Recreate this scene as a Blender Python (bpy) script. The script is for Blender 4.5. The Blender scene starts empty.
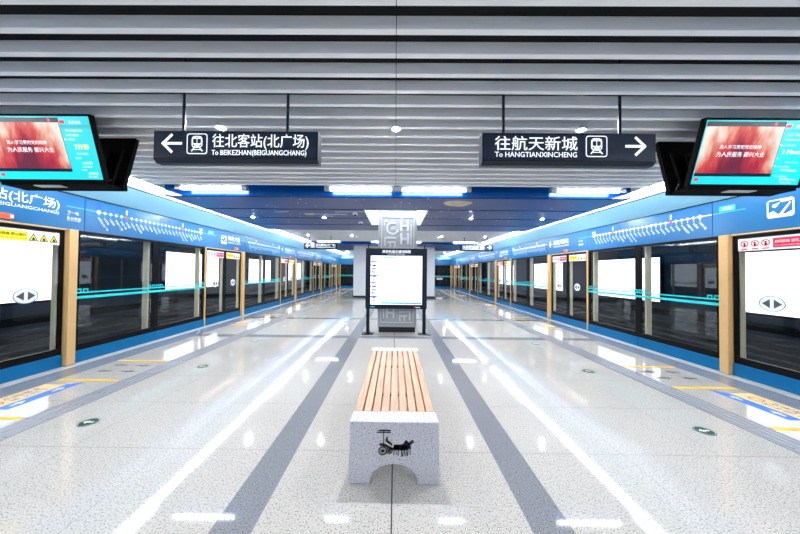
import bpy, bmesh, math, random
from mathutils import Matrix, Vector
C = bpy.context.scene.collection
scene = bpy.context.scene
PI = math.pi
R = random.Random(7)

# ------------------------------------------------------------------ camera, world, exposure
EYE = 1.48
cam_d = bpy.data.cameras.new('camera')
cam = bpy.data.objects.new('camera', cam_d)
C.objects.link(cam)
scene.camera = cam
cam_d.sensor_width = 36.0
cam_d.lens = 280 / 800 * 36
cam_d.clip_start = 0.02
cam_d.shift_x = 6.5 / 800
cam.matrix_world = (Matrix.Translation((0, 0, EYE)) @ Matrix.Rotation(0.0073, 4, 'Z')
                    @ Matrix.Rotation(PI / 2 + 0.0165, 4, 'X') @ Matrix.Rotation(0.0098, 4, 'Z'))
world = bpy.data.worlds.new('world')
scene.world = world
world.use_nodes = True
world.node_tree.nodes['Background'].inputs[0].default_value = (0.75, 0.85, 1.0, 1)
world.node_tree.nodes['Background'].inputs[1].default_value = 0.35
vs = scene.view_settings
vs.view_transform = 'Standard'
vs.look = 'None'
vs.gamma = 1
vs.use_curve_mapping = False
EXPOSURE = 1.17
vs.exposure = EXPOSURE
DIM = 2.0 ** -EXPOSURE      # lit screens and signs keep their own brightness
scene.cycles.max_bounces = 10
scene.cycles.transparent_max_bounces = 16
scene.cycles.sample_clamp_indirect = 6.0
L_STRIP, L_TUBE, L_DOWN, L_POSTER, L_RECESS = 19.0, 9.0, 2000.0, 1.3, 4.5

# ------------------------------------------------------------------ materials
def lin(c):
    def f(v):
        v = v / 255
        return v / 12.92 if v <= 0.04045 else ((v + 0.055) / 1.055) ** 2.4
    return (f(c[0]), f(c[1]), f(c[2]), 1)

def mat(name, col, rough=0.5, metal=0.0, emit=0.0, var=0.06, scale=9.0, spec=0.5):
    m = bpy.data.materials.new(name)
    m.use_nodes = True
    nt = m.node_tree
    b = nt.nodes['Principled BSDF']
    b.inputs['Roughness'].default_value = rough
    b.inputs['Metallic'].default_value = metal
    b.inputs['Specular IOR Level'].default_value = spec
    c = lin(col)
    tc = nt.nodes.new('ShaderNodeTexCoord')
    nz = nt.nodes.new('ShaderNodeTexNoise')
    nz.inputs['Scale'].default_value = scale
    nz.inputs['Detail'].default_value = 3
    nt.links.new(tc.outputs['Object'], nz.inputs['Vector'])
    mx = nt.nodes.new('ShaderNodeMix')
    mx.data_type = 'RGBA'
    mx.inputs[6].default_value = tuple(v * (1 - var) for v in c[:3]) + (1,)
    mx.inputs[7].default_value = tuple(min(1, v * (1 + var)) for v in c[:3]) + (1,)
    nt.links.new(nz.outputs['Fac'], mx.inputs[0])
    nt.links.new(mx.outputs[2], b.inputs['Base Color'])
    if emit:
        nt.links.new(mx.outputs[2], b.inputs['Emission Color'])
        b.inputs['Emission Strength'].default_value = emit
    return m

def math_node(nt, op, a, b=None, c=None):
    n = nt.nodes.new('ShaderNodeMath')
    n.operation = op
    for i, v in enumerate((a, b, c)):
        if v is None:
            continue
        if isinstance(v, (int, float)):
            n.inputs[i].default_value = v
        else:
            nt.links.new(v, n.inputs[i])
    return n.outputs[0]

def mix_col(nt, fac, a, b):
    n = nt.nodes.new('ShaderNodeMix')
    n.data_type = 'RGBA'
    for i, v in ((0, fac), (6, a), (7, b)):
        if isinstance(v, tuple) or isinstance(v, (int, float)):
            n.inputs[i].default_value = v
        else:
            nt.links.new(v, n.inputs[i])
    return n.outputs[2]

def granite(name, light, dark, pale, rough, joints):
    m = bpy.data.materials.new(name)
    m.use_nodes = True
    nt = m.node_tree
    b = nt.nodes['Principled BSDF']
    tc = nt.nodes.new('ShaderNodeTexCoord')
    v1 = nt.nodes.new('ShaderNodeTexNoise'); v1.inputs['Scale'].default_value = 95; v1.inputs['Detail'].default_value = 3
    v2 = nt.nodes.new('ShaderNodeTexNoise'); v2.inputs['Scale'].default_value = 170; v2.inputs['Detail'].default_value = 2
    v3 = nt.nodes.new('ShaderNodeTexNoise'); v3.inputs['Scale'].default_value = 1.3
    for v in (v1, v2, v3):
        nt.links.new(tc.outputs['Object'], v.inputs['Vector'])
    r1 = nt.nodes.new('ShaderNodeMapRange'); r1.inputs[1].default_value = 0.545; r1.inputs[2].default_value = 0.65
    nt.links.new(v1.outputs['Fac'], r1.inputs[0])
    r2 = nt.nodes.new('ShaderNodeMapRange'); r2.inputs[1].default_value = 0.55; r2.inputs[2].default_value = 0.66
    nt.links.new(v2.outputs['Fac'], r2.inputs[0])
    c = mix_col(nt, r1.outputs[0], lin(light), lin(dark))
    c = mix_col(nt, r2.outputs[0], c, lin(pale))
    c = mix_col(nt, math_node(nt, 'MULTIPLY', v3.outputs['Fac'], 0.12), c, lin(dark))
    if joints:
        sp = nt.nodes.new('ShaderNodeSeparateXYZ')
        nt.links.new(tc.outputs['Object'], sp.inputs[0])
        def lines(sock, off, pitch, half):
            a = math_node(nt, 'DIVIDE', math_node(nt, 'SUBTRACT', sock, off), pitch)
            fr = math_node(nt, 'FRACT', math_node(nt, 'ADD', a, 100.5))
            return math_node(nt, 'LESS_THAN', math_node(nt, 'ABSOLUTE', math_node(nt, 'SUBTRACT', fr, 0.5)), half / pitch)
        ax = math_node(nt, 'ABSOLUTE', sp.outputs[0])
        ly = lines(sp.outputs[1], 2.33, 0.8, 0.0022)
        lx = lines(ax, 1.07, 0.8, 0.0018)
        lx = math_node(nt, 'MULTIPLY', lx, math_node(nt, 'GREATER_THAN', ax, 1.5))
        lc = math_node(nt, 'LESS_THAN', math_node(nt, 'ABSOLUTE', math_node(nt, 'ADD', sp.outputs[0], 0.01)), 0.0045)
        c = mix_col(nt, math_node(nt, 'MULTIPLY', math_node(nt, 'MAXIMUM', lx, ly), 0.55), c, lin((95, 85, 70)))
        c = mix_col(nt, math_node(nt, 'MULTIPLY', lc, 0.9), c, lin((40, 38, 36)))
    nt.links.new(c, b.inputs['Base Color'])
    b.inputs['Roughness'].default_value = rough
    return m

def glass(name, tint, gloss):
    m = bpy.data.materials.new(name)
    m.use_nodes = True
    nt = m.node_tree
    nt.nodes.remove(nt.nodes['Principled BSDF'])
    out = nt.nodes['Material Output']
    tr = nt.nodes.new('ShaderNodeBsdfTransparent'); tr.inputs[0].default_value = tint + (1,)
    gl = nt.nodes.new('ShaderNodeBsdfGlossy'); gl.inputs['Roughness'].default_value = 0.015
    gl.inputs['Color'].default_value = (0.9, 0.96, 1, 1)
    fr = nt.nodes.new('ShaderNodeFresnel'); fr.inputs['IOR'].default_value = 1.5
    ge = nt.nodes.new('ShaderNodeNewGeometry')
    f = math_node(nt, 'MULTIPLY', math_node(nt, 'MULTIPLY', fr.outputs[0], gloss),
                  math_node(nt, 'SUBTRACT', 1.0, ge.outputs['Backfacing']))
    mx = nt.nodes.new('ShaderNodeMixShader')
    nt.links.new(f, mx.inputs[0]); nt.links.new(tr.outputs[0], mx.inputs[1]); nt.links.new(gl.outputs[0], mx.inputs[2])
    nt.links.new(mx.outputs[0], out.inputs[0])
    return m

def starry(name):
    m = mat(name, (52, 66, 132), 0.30, 0.0, spec=0.3)
    nt = m.node_tree
    b = nt.nodes['Principled BSDF']
    tc = nt.nodes.new('ShaderNodeTexCoord')
    n1 = nt.nodes.new('ShaderNodeTexNoise'); n1.inputs['Scale'].default_value = 0.55; n1.inputs['Detail'].default_value = 4
    nt.links.new(tc.outputs['Object'], n1.inputs['Vector'])
    sp = nt.nodes.new('ShaderNodeSeparateXYZ'); nt.links.new(tc.outputs['Object'], sp.inputs[0])
    side = nt.nodes.new('ShaderNodeMapRange'); side.inputs[1].default_value = 0.8; side.inputs[2].default_value = 3.6
    nt.links.new(math_node(nt, 'ABSOLUTE', sp.outputs[0]), side.inputs[0])
    neb = nt.nodes.new('ShaderNodeMapRange'); neb.inputs[1].default_value = 0.35; neb.inputs[2].default_value = 0.7
    nt.links.new(n1.outputs['Fac'], neb.inputs[0])
    c = mix_col(nt, neb.outputs[0], lin((58, 68, 122)), lin((36, 46, 100)))
    c = mix_col(nt, side.outputs[0], c, lin((4, 72, 150)))
    vo = nt.nodes.new('ShaderNodeTexVoronoi'); vo.inputs['Scale'].default_value = 6.5
    nt.links.new(tc.outputs['Object'], vo.inputs['Vector'])
    st = math_node(nt, 'LESS_THAN', vo.outputs['Distance'], 0.13)
    wn = nt.nodes.new('ShaderNodeSeparateXYZ'); nt.links.new(vo.outputs['Color'], wn.inputs[0])
    st = math_node(nt, 'MULTIPLY', st, math_node(nt, 'GREATER_THAN', wn.outputs[0], 0.62))
    c = mix_col(nt, st, c, lin((225, 232, 250)))
    nt.links.new(c, b.inputs['Base Color'])
    return m

def video(name):
    m = bpy.data.materials.new(name)
    m.use_nodes = True
    nt = m.node_tree
    b = nt.nodes['Principled BSDF']
    tc = nt.nodes.new('ShaderNodeTexCoord')
    mp = nt.nodes.new('ShaderNodeMapping'); mp.inputs['Scale'].default_value = (9, 2, 1.0); mp.inputs['Rotation'].default_value = (0, 0, 0)
    nt.links.new(tc.outputs['Generated'], mp.inputs[0])
    nz = nt.nodes.new('ShaderNodeTexNoise'); nz.inputs['Scale'].default_value = 1.0; nz.inputs['Detail'].default_value = 5
    nt.links.new(mp.outputs[0], nz.inputs['Vector'])
    sp = nt.nodes.new('ShaderNodeSeparateXYZ'); nt.links.new(tc.outputs['Generated'], sp.inputs[0])
    d = math_node(nt, 'ABSOLUTE', math_node(nt, 'SUBTRACT', sp.outputs[0], 0.48))
    k = math_node(nt, 'ADD', math_node(nt, 'MULTIPLY', d, 1.35), math_node(nt, 'MULTIPLY', sp.outputs[2], 0.5))
    k = math_node(nt, 'ADD', k, math_node(nt, 'MULTIPLY', math_node(nt, 'SUBTRACT', nz.outputs['Fac'], 0.5), 0.9))
    cr = nt.nodes.new('ShaderNodeValToRGB')
    e = cr.color_ramp.elements
    e[0].position = 0.18; e[0].color = lin((120, 8, 34))
    e[1].position = 0.95; e[1].color = lin((252, 240, 228))
    for p, col in ((0.40, (196, 22, 44)), (0.58, (222, 82, 66)), (0.75, (244, 176, 150))):
        x = e.new(p); x.color = lin(col)
    nt.links.new(k, cr.inputs[0])
    b.inputs['Base Color'].default_value = (0.02, 0.02, 0.02, 1)
    b.inputs['Roughness'].default_value = 0.25
    nt.links.new(cr.outputs[0], b.inputs['Emission Color'])
    b.inputs['Emission Strength'].default_value = 0.95 * DIM
    return m

def wood(name):
    m = mat(name, (205, 165, 125), 0.38)
    nt = m.node_tree
    b = nt.nodes['Principled BSDF']
    tc = nt.nodes.new('ShaderNodeTexCoord')
    mp = nt.nodes.new('ShaderNodeMapping'); mp.inputs['Scale'].default_value = (40, 2.2, 12)
    nt.links.new(tc.outputs['Object'], mp.inputs[0])
    oi = nt.nodes.new('ShaderNodeObjectInfo')
    nz = nt.nodes.new('ShaderNodeTexNoise'); nz.noise_dimensions = '4D'; nz.inputs['Scale'].default_value = 1; nz.inputs['Detail'].default_value = 5
    nt.links.new(mp.outputs[0], nz.inputs['Vector'])
    nt.links.new(math_node(nt, 'MULTIPLY', oi.outputs['Random'], 40.0), nz.inputs['W'])
    rg = nt.nodes.new('ShaderNodeMapRange'); rg.inputs[1].default_value = 0.3; rg.inputs[2].default_value = 0.72
    nt.links.new(nz.outputs['Fac'], rg.inputs[0])
    c = mix_col(nt, rg.outputs[0], lin((208, 172, 142)), lin((172, 126, 98)))
    nt.links.new(c, b.inputs['Base Color'])
    return m

M = dict(
    floor=granite('pale polished granite', (190, 187, 182), (112, 107, 103), (222, 219, 214), 0.045, True),
    floor_grey=granite('grey polished granite', (132, 135, 141), (82, 85, 90), (166, 169, 175), 0.05, False),
    bench_stone=granite('bench granite', (196, 197, 206), (118, 120, 132), (228, 229, 236), 0.32, False),
    tactile=mat('tactile paving', (128, 130, 138), 0.3),
    stud=mat('tactile stud lit tone', (165, 168, 176), 0.25),  # paving colour lightened, painting in the light that sets raised studs off
    steel=mat('threshold steel', (188, 188, 182), 0.35, 0.1),
    slat=mat('ceiling baffle aluminium', (247, 248, 250), 0.48, 0.0, var=0.03),
    plenum=mat('plenum black', (10, 11, 13), 0.9),
    margin=mat('ceiling margin white', (222, 224, 228), 0.5),
    blue_face=mat('bulkhead blue gloss', (0, 72, 148), 0.10),
    starry=starry('starry ceiling print'),
    gap=mat('panel gap', (6, 14, 48), 0.7, spec=0.1),
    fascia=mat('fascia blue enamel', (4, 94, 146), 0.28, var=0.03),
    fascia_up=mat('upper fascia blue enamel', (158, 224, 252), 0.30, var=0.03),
    kick=mat('kick plate blue', (0, 102, 156), 0.45, spec=0.2),
    black=mat('black frame', (4, 4, 6), 0.3, spec=0.15),
    gold=mat('champagne metal', (216, 176, 120), 0.35, 0.1),
    goldbar=mat('champagne mullion', (255, 232, 190), 0.4, 0.0),
    glass=glass('door glass', (0.88, 0.92, 0.95), 1.25),
    tunnel=mat('tunnel wall grey', (66, 74, 90), 0.6, var=0.18, scale=1.2),
    tunnel_dark=mat('tunnel dark', (22, 24, 28), 0.8),
    cable=mat('cable grey', (70, 74, 82), 0.5),
    rail=mat('rail steel', (120, 112, 105), 0.35, 0.7),
    poster=mat('lit poster white', (250, 252, 255), 0.5, 0, L_POSTER, var=0.01),
    cyan=mat('cyan printed band', (20, 205, 212), 0.4),
    white=mat('white print', (240, 244, 248), 0.5),
    white_lit=mat('white backlit print', (240, 246, 255), 0.5, 0, 0.85 * DIM, var=0.01),
    navy=mat('sign navy', (18, 28, 46), 0.35, spec=0.3),
    navy_lit=mat('sign navy face', (22, 32, 52), 0.35, 0, 0.25 * DIM, spec=0.3),
    navy_frame=mat('board navy frame', (6, 20, 42), 0.35, spec=0.3),
    green=mat('route green', (46, 168, 138), 0.45),
    red=mat('route red', (228, 30, 62), 0.4),
    yellow=mat('label yellow', (236, 222, 30), 0.45),
    magenta=mat('label crimson', (205, 20, 70), 0.45),
    blue_print=mat('route deep blue', (10, 82, 165), 0.4),
    orange=mat('orange lamp', (240, 70, 12), 0.4, 0, 0.8 * DIM),
    strip=mat('strip light diffuser', (248, 252, 255), 0.5, 0, L_STRIP, var=0.005),
    tube=mat('tube light', (246, 251, 255), 0.5, 0, L_TUBE, var=0.005),
    down=mat('downlight lens', (250, 252, 255), 0.5, 0, L_DOWN, var=0.005),
    recess=mat('luminous recess diffuser', (248, 252, 255), 0.5, 0, L_RECESS, var=0.005),
    lampmetal=mat('lamp housing', (150, 155, 160), 0.35, 0.5),
    column=mat('brushed column panel', (156, 160, 165), 0.33, 0.2, var=0.05),
    relief=mat('column relief lit tone', (196, 199, 204), 0.3, 0.2),  # lighter than the shaft, so the colour carries the relief's shading
    wallwhite=mat('white wall panel', (214, 217, 224), 0.4),
    plinth=mat('black plinth', (14, 14, 16), 0.35),
    board=mat('board lit map', (250, 252, 255), 0.5, 0, 1.6 * DIM, var=0.01),
    teal_lit=mat('teal screen', (18, 190, 196), 0.4, 0, 0.85 * DIM, var=0.02),
    dark_lit=mat('dark screen bar', (16, 24, 40), 0.3),
    screen_white=mat('screen white letters', (245, 240, 240), 0.4, 0, 0.9 * DIM),
    screen_yellow=mat('screen yellow letters', (250, 240, 90), 0.4, 0, 0.95 * DIM),
    screen_red=mat('screen red mark', (225, 25, 60), 0.4, 0, 0.8 * DIM),
    video=video('red stage video'),
    plastic=mat('black plastic', (3, 3, 4), 0.7, spec=0.06),
    wood=wood('oiled bench wood'),
    etched=mat('etched black', (20, 20, 22), 0.5),
    ylane=mat('yellow lane paint', (240, 190, 50), 0.4),
    sticker_y=mat('pale yellow sticker', (246, 216, 150), 0.35),
    sticker_b=mat('blue sticker', (40, 120, 225), 0.35),
    exit_green=mat('exit marker green', (10, 70, 66), 0.35),
    exit_glow=mat('exit marker cream', (225, 240, 205), 0.4),
    grey_print=mat('grey floor print', (70, 76, 84), 0.5),
    icon_blue=mat('icon blue', (10, 30, 170), 0.5),
    icon_green=mat('icon green', (14, 80, 70), 0.5),
    icon_pink=mat('icon pink', (170, 30, 90), 0.5),
    icon_grey=mat('icon grey', (24, 84, 150), 0.5),
    stone=mat('printed asteroid', (198, 180, 150), 0.4, var=0.5, scale=7),
)

# ------------------------------------------------------------------ mesh builder
_font_cache = {}
def glyphs(body, size, bold, res):
    key = (body, bold, res)
    if key not in _font_cache:
        cu = bpy.data.curves.new('lettering_source', 'FONT')
        cu.body = body
        cu.resolution_u = res
        cu.offset = bold
        ob = bpy.data.objects.new('lettering_source', cu)
        C.objects.link(ob)
        dg = bpy.context.evaluated_depsgraph_get()
        me = bpy.data.meshes.new_from_object(ob.evaluated_get(dg))
        v = [tuple(x.co) for x in me.vertices]
        f = [tuple(p.vertices) for p in me.polygons]
        bpy.data.objects.remove(ob); bpy.data.curves.remove(cu); bpy.data.meshes.remove(me)
        _font_cache[key] = (v, f)
    return _font_cache[key]

class MB:
    def __init__(self, T=None):
        self.v, self.f, self.m, self.mats = [], [], [], []
        self.T = T or Matrix()
    def mi(self, k):
        if k not in self.mats: self.mats.append(k)
        return self.mats.index(k)
    def add(self, vs_, fs, k):
        n = len(self.v)
        self.v += [self.T @ Vector(p) for p in vs_]
        self.f += [tuple(n + i for i in f) for f in fs]
        self.m += [self.mi(k)] * len(fs)
    def box(self, x0, x1, y0, y1, z0, z1, k):
        x0, x1 = min(x0, x1), max(x0, x1); y0, y1 = min(y0, y1), max(y0, y1); z0, z1 = min(z0, z1), max(z0, z1)
        self.add([(x0, y0, z0), (x1, y0, z0), (x1, y1, z0), (x0, y1, z0), (x0, y0, z1), (x1, y0, z1), (x1, y1, z1), (x0, y1, z1)],
                 [(0, 3, 2, 1), (4, 5, 6, 7), (0, 1, 5, 4), (1, 2, 6, 5), (2, 3, 7, 6), (3, 0, 4, 7)], k)
    def prism(self, pts, z0, z1, k):        # pts counter-clockwise in local xy
        a = sum(p[0] * q[1] - q[0] * p[1] for p, q in zip(pts, pts[1:] + pts[:1]))
        if a < 0: pts = pts[::-1]
        n = len(pts)
        self.add([(x, y, z0) for x, y in pts] + [(x, y, z1) for x, y in pts],
                 [tuple(range(n - 1, -1, -1)), tuple(range(n, 2 * n))] + [(i, (i + 1) % n, n + (i + 1) % n, n + i) for i in range(n)], k)
    def disc(self, cx, cy, r, z0, z1, k, n=20, ry=None):
        ry = ry or r
        self.prism([(cx + r * math.cos(2 * PI * i / n), cy + ry * math.sin(2 * PI * i / n)) for i in range(n)], z0, z1, k)
    def ring(self, cx, cy, r0, r1, z0, z1, k, n=24, sy=1.0):
        p = []
        for i in range(n):
            a = 2 * PI * i / n
            c, s = math.cos(a), math.sin(a) * sy
            p += [(cx + r0 * c, cy + r0 * s, z0), (cx + r1 * c, cy + r1 * s, z0), (cx + r1 * c, cy + r1 * s, z1), (cx + r0 * c, cy + r0 * s, z1)]
        fs = []
        for i in range(n):
            a, b = 4 * i, 4 * ((i + 1) % n)
            for j in range(4):
                fs.append((a + j, b + j, b + (j + 1) % 4, a + (j + 1) % 4))
        self.add(p, [f[::-1] for f in fs], k)
    def tube(self, p0, p1, r, k, n=12):
        p0, p1 = Vector(p0), Vector(p1)
        q = (p1 - p0).to_track_quat('Z', 'Y').to_matrix()
        h = (p1 - p0).length
        pts = [q @ Vector((r * math.cos(2 * PI * i / n), r * math.sin(2 * PI * i / n), 0)) for i in range(n)]
        up = q @ Vector((0, 0, h))
        self.add([p0 + x for x in pts] + [p0 + x + up for x in pts],
                 [tuple(range(n - 1, -1, -1)), tuple(range(n, 2 * n))] + [(i, (i + 1) % n, n + (i + 1) % n, n + i) for i in range(n)], k)
    def bar(self, x0, y0, x1, y1, w, z0, z1, k):     # flat bar between two points of the local plane
        dx, dy = x1 - x0, y1 - y0
        l = math.hypot(dx, dy)
        nx, ny = -dy / l * w / 2, dx / l * w / 2
        self.prism([(x0 - nx, y0 - ny), (x1 - nx, y1 - ny), (x1 + nx, y1 + ny), (x0 + nx, y0 + ny)], z0, z1, k)
    def rrect(self, x0, x1, y0, y1, r, z0, z1, k, n=4):
        p = []
        for cx, cy, a0 in ((x1 - r, y1 - r, 0), (x0 + r, y1 - r, 90), (x0 + r, y0 + r, 180), (x1 - r, y0 + r, 270)):
            for i in range(n + 1):
                a = math.radians(a0 + 90 * i / n)
                p.append((cx + r * math.cos(a), cy + r * math.sin(a)))
        self.prism(p, z0, z1, k)
    def text(self, body, x, y, size, k, z=0.001, align='l', width=None, bold=0.0, res=2, rot=0.0):
        if bold:
            for n_, (dx, dy) in enumerate(((bold, 0), (0, bold), (-bold, 0))):
                self.text(body, x + dx * size * 0.7, y + dy * size * 0.7, size, k, z + 0.00025 * (n_ + 1), align, width, 0.0, res, rot)
        v, f = glyphs(body, size, 0.0, res)
        if not v: return
        x0 = min(p[0] for p in v); x1 = max(p[0] for p in v)
        sx = size if width is None else width / max(1e-6, x1 - x0)
        off = -x0 * sx if align == 'l' else (-(x0 + x1) / 2 * sx if align == 'c' else -x1 * sx)
        c, s = math.cos(rot), math.sin(rot)
        pts = []
        for p in v:
            a, b = p[0] * sx + off, p[1] * size
            pts.append((x + a * c - b * s, y + a * s + b * c, z))
        self.add(pts, f, k)
    def build(self, name, parent=None, bevel=0.0, smooth=False, recalc=False):
        me = bpy.data.meshes.new(name)
        o = bpy.data.objects.new(name, me)
        base = Vector((0, 0, 0))
        if parent is not None:
            o.parent = parent
            q = parent
            while q is not None:
                base += q.location; q = q.parent
        me.from_pydata([tuple(p - base) for p in self.v], [], self.f)
        for k in self.mats: me.materials.append(M[k])
        me.polygons.foreach_set('material_index', self.m)
        if recalc or self.T.determinant() < 0:
            bm = bmesh.new(); bm.from_mesh(me); bmesh.ops.recalc_face_normals(bm, faces=bm.faces[:]); bm.to_mesh(me); bm.free()
        if smooth:
            me.polygons.foreach_set('use_smooth', [True] * len(self.f))
        me.update()
        C.objects.link(o)
        if bevel:
            b = o.modifiers.new('bevel', 'BEVEL'); b.width = bevel; b.segments = 2; b.limit_method = 'ANGLE'; b.angle_limit = math.radians(50)
        return o

def tag(o, label, cat, group=None):
    o['label'] = label; o['category'] = cat
    if group: o['group'] = group
    return o
def root(name, loc, label, cat, group=None):
    o = bpy.data.objects.new(name, None)
    o.empty_display_size = 0.1
    C.objects.link(o); o.location = loc
    return tag(o, label, cat, group)
def struct(o):
    o['kind'] = 'structure'
    return o
def copy_tree(o, loc=None, label=None, group=None, parent=None):
    c = o.copy(); C.objects.link(c)
    if parent is not None: c.parent = parent
    if loc is not None: c.location = loc
    if label: c['label'] = label
    if group: c['group'] = group
    for ch in list(o.children): copy_tree(ch, parent=c)
    return c
ORD = ['first', 'second', 'third', 'fourth', 'fifth', 'sixth', 'seventh', 'eighth', 'ninth', 'tenth', 'eleventh', 'twelfth', 'thirteenth',
       'fourteenth', 'fifteenth', 'sixteenth', 'seventeenth', 'eighteenth', 'nineteenth', 'twentieth']
TENS = ['', '', 'twenty', 'thirty', 'forty']
def ordinal(n):       # 1 -> first
    if n <= 20: return ORD[n - 1]
    return TENS[n // 10] + '-' + ORD[n % 10 - 1] if n % 10 else ['', '', 'twentieth', 'thirtieth', 'fortieth'][n // 10]
NEAR = ['nearest', 'second nearest', 'third nearest', 'fourth nearest', 'farthest']
SIDE = {-1: 'left', 1: 'right'}
WX, YEND = 5.03, 25.2
FIRST, PER = 4.29, 4.84
def wall_frame(s, prot, y, z, wx=WX):   # decal frame on a platform wall: local x reads left to right, y is up, z points to the platform
    return Matrix(((0, 0, -s, s * (wx - prot)), (-s, 0, 0, y), (0, 1, 0, z), (0, 0, 0, 1)))
def front_frame(x, y, z):               # decal frame facing the camera (-Y)
    return Matrix(((1, 0, 0, x), (0, 0, -1, y), (0, 1, 0, z), (0, 0, 0, 1)))

# ------------------------------------------------------------------ floor
b = MB()
xs = [-WX, -WX + 0.2, -WX + 0.55, -1.04, -0.80, 0.80, 1.04, WX - 0.55, WX - 0.2, WX]
ys = [-4.0, 6.22, 6.46, 8.62, 8.86, YEND]
for i in range(len(xs) - 1):
    for j in range(len(ys) - 1):
        k = 'floor'
        if i in (0, 8): k = 'steel'
        elif i in (1, 7): k = 'floor_grey'
        elif i in (3, 5): k = 'floor_grey'
        elif j in (1, 3): k = 'floor_grey'
        b.add([(xs[i], ys[j], 0), (xs[i + 1], ys[j], 0), (xs[i + 1], ys[j + 1], 0), (xs[i], ys[j + 1], 0)], [(0, 1, 2, 3)], k)
b.add([(-WX, -4, -0.2), (WX, -4, -0.2), (WX, YEND, -0.2), (-WX, YEND, -0.2)], [(3, 2, 1, 0)], 'floor_grey')
for s in (-1, 1):
    b.add([(s * WX, -4, -1.3), (s * WX, YEND, -1.3), (s * WX, YEND, 0), (s * WX, -4, 0)], [(0, 1, 2, 3)], 'tunnel_dark')
struct(b.build('floor', recalc=False))
for s in (-1, 1):
    b = MB()
    x0, x1 = sorted((s * 3.36, s * 3.64))
    b.box(x0, x1, -4, YEND - 0.3, 0.0, 0.004, 'tactile')
    y = 1.5
    while y < 16:
        door_zone = any(abs(y - (FIRST + PER * k - 0.94)) < 0.95 for k in range(-1, 5))
        if door_zone:
            for q in range(4):
                b.box(x0 + 0.035 + q * 0.068, x0 + 0.065 + q * 0.068, y + 0.01, y + 0.29, 0.004, 0.008, 'stud')
            y += 0.3
        else:
            if y < 9:
                for q in range(5):
                    cx = x0 + 0.03 + q * 0.0575
                    b.box(cx - 0.013, cx + 0.013, y + 0.016, y + 0.042, 0.004, 0.008, 'stud')
            y += 0.058
    o = b.build('floor_tactile_strip')
    struct(o)

# ------------------------------------------------------------------ ceiling structure
b = MB(); b.box(-5.4, 5.4, -4, YEND, 3.42, 3.5, 'plenum'); struct(b.build('ceiling'))
for s in (-1, 1):
    b = MB()
    b.box(s * 4.41, s * 4.72, -4, YEND, 3.075, 3.12, 'margin')
    struct(b.build('ceiling_margin', bevel=0.004)); b = MB()
    b.box(s * 4.41, s * 4.43, -4, YEND, 3.01, 3.075, 'margin'); struct(b.build('trim_margin_inner')); b = MB()
    b.box(s * 4.665, s * 4.72, -4, YEND, 2.935, 3.075, 'margin')
    struct(b.build('trim_margin_outer'))
b = MB(); b.box(-5.4, 5.4, -4.1, -4.0, -0.2, 3.5, 'wallwhite'); struct(b.build('wall_back_added'))  # unseen white wall, added to close the hall and bounce light back
b = MB(); b.box(-2.36, 2.20, 15.7, 24.0, 0.0, 3.42, 'wallwhite'); struct(b.build('wall_core', bevel=0.01))
b = MB(); b.box(-2.375, 2.215, 15.685, 24.0, 0.0, 0.12, 'plinth'); struct(b.build('baseboard_core'))

# ceiling baffles
def baffle(x0, x1, y0):
    b = MB()
    h, t = 0.086, 0.046
    b.prism([(y0, 3.0), (y0 + t, 3.0), (y0 + t, 3.0 + h), (y0, 3.0 + h)], x0, x1, 'slat')
    b.v = [Vector((p.z, p.x, p.y)) for p in b.v]
    return b
first_bay = [1.578 - 0.046 + 0.198 * k for k in range(0, 18)]
for i, y in enumerate(first_bay):
    for s in (-1, 1):
        x0, x1 = sorted((s * 0.002 - 0.01, s * 4.40))
        o = baffle(x0, x1, y).build('ceiling_baffle', bevel=0.003)
        tag(o, f'pale grey ceiling baffle {SIDE[s]} of the centre seam, {ordinal(i + 1)} row from the nearest', 'ceiling slat', 'ceiling baffles over the near half of the platform')
for i in range(7):
    o = baffle(-4.40, 4.40, 1.334 - 0.198 * i).build('ceiling_baffle', bevel=0.003)
    tag(o, f'pale grey ceiling baffle overhead of the viewer, {ordinal(i + 1)} row back from the picture edge', 'ceiling slat', 'ceiling baffles overhead')
for i in range(24):
    o = baffle(-4.40, 4.40, 9.62 + 0.195 * i).build('ceiling_baffle', bevel=0.003)
    tag(o, f'pale grey ceiling baffle beyond the starry panels, {ordinal(i + 1)} row counting away from them', 'ceiling slat', 'ceiling baffles between the two blue bulkheads')
for i in range(34):
    o = baffle(-4.40, 4.40, 18.9 + 0.2 * i).build('ceiling_baffle', bevel=0.003)
    tag(o, f'pale ceiling baffle at the far end of the platform, {ordinal(i + 1)} row past the rear bulkhead', 'ceiling slat', 'ceiling baffles at the far end')

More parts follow.
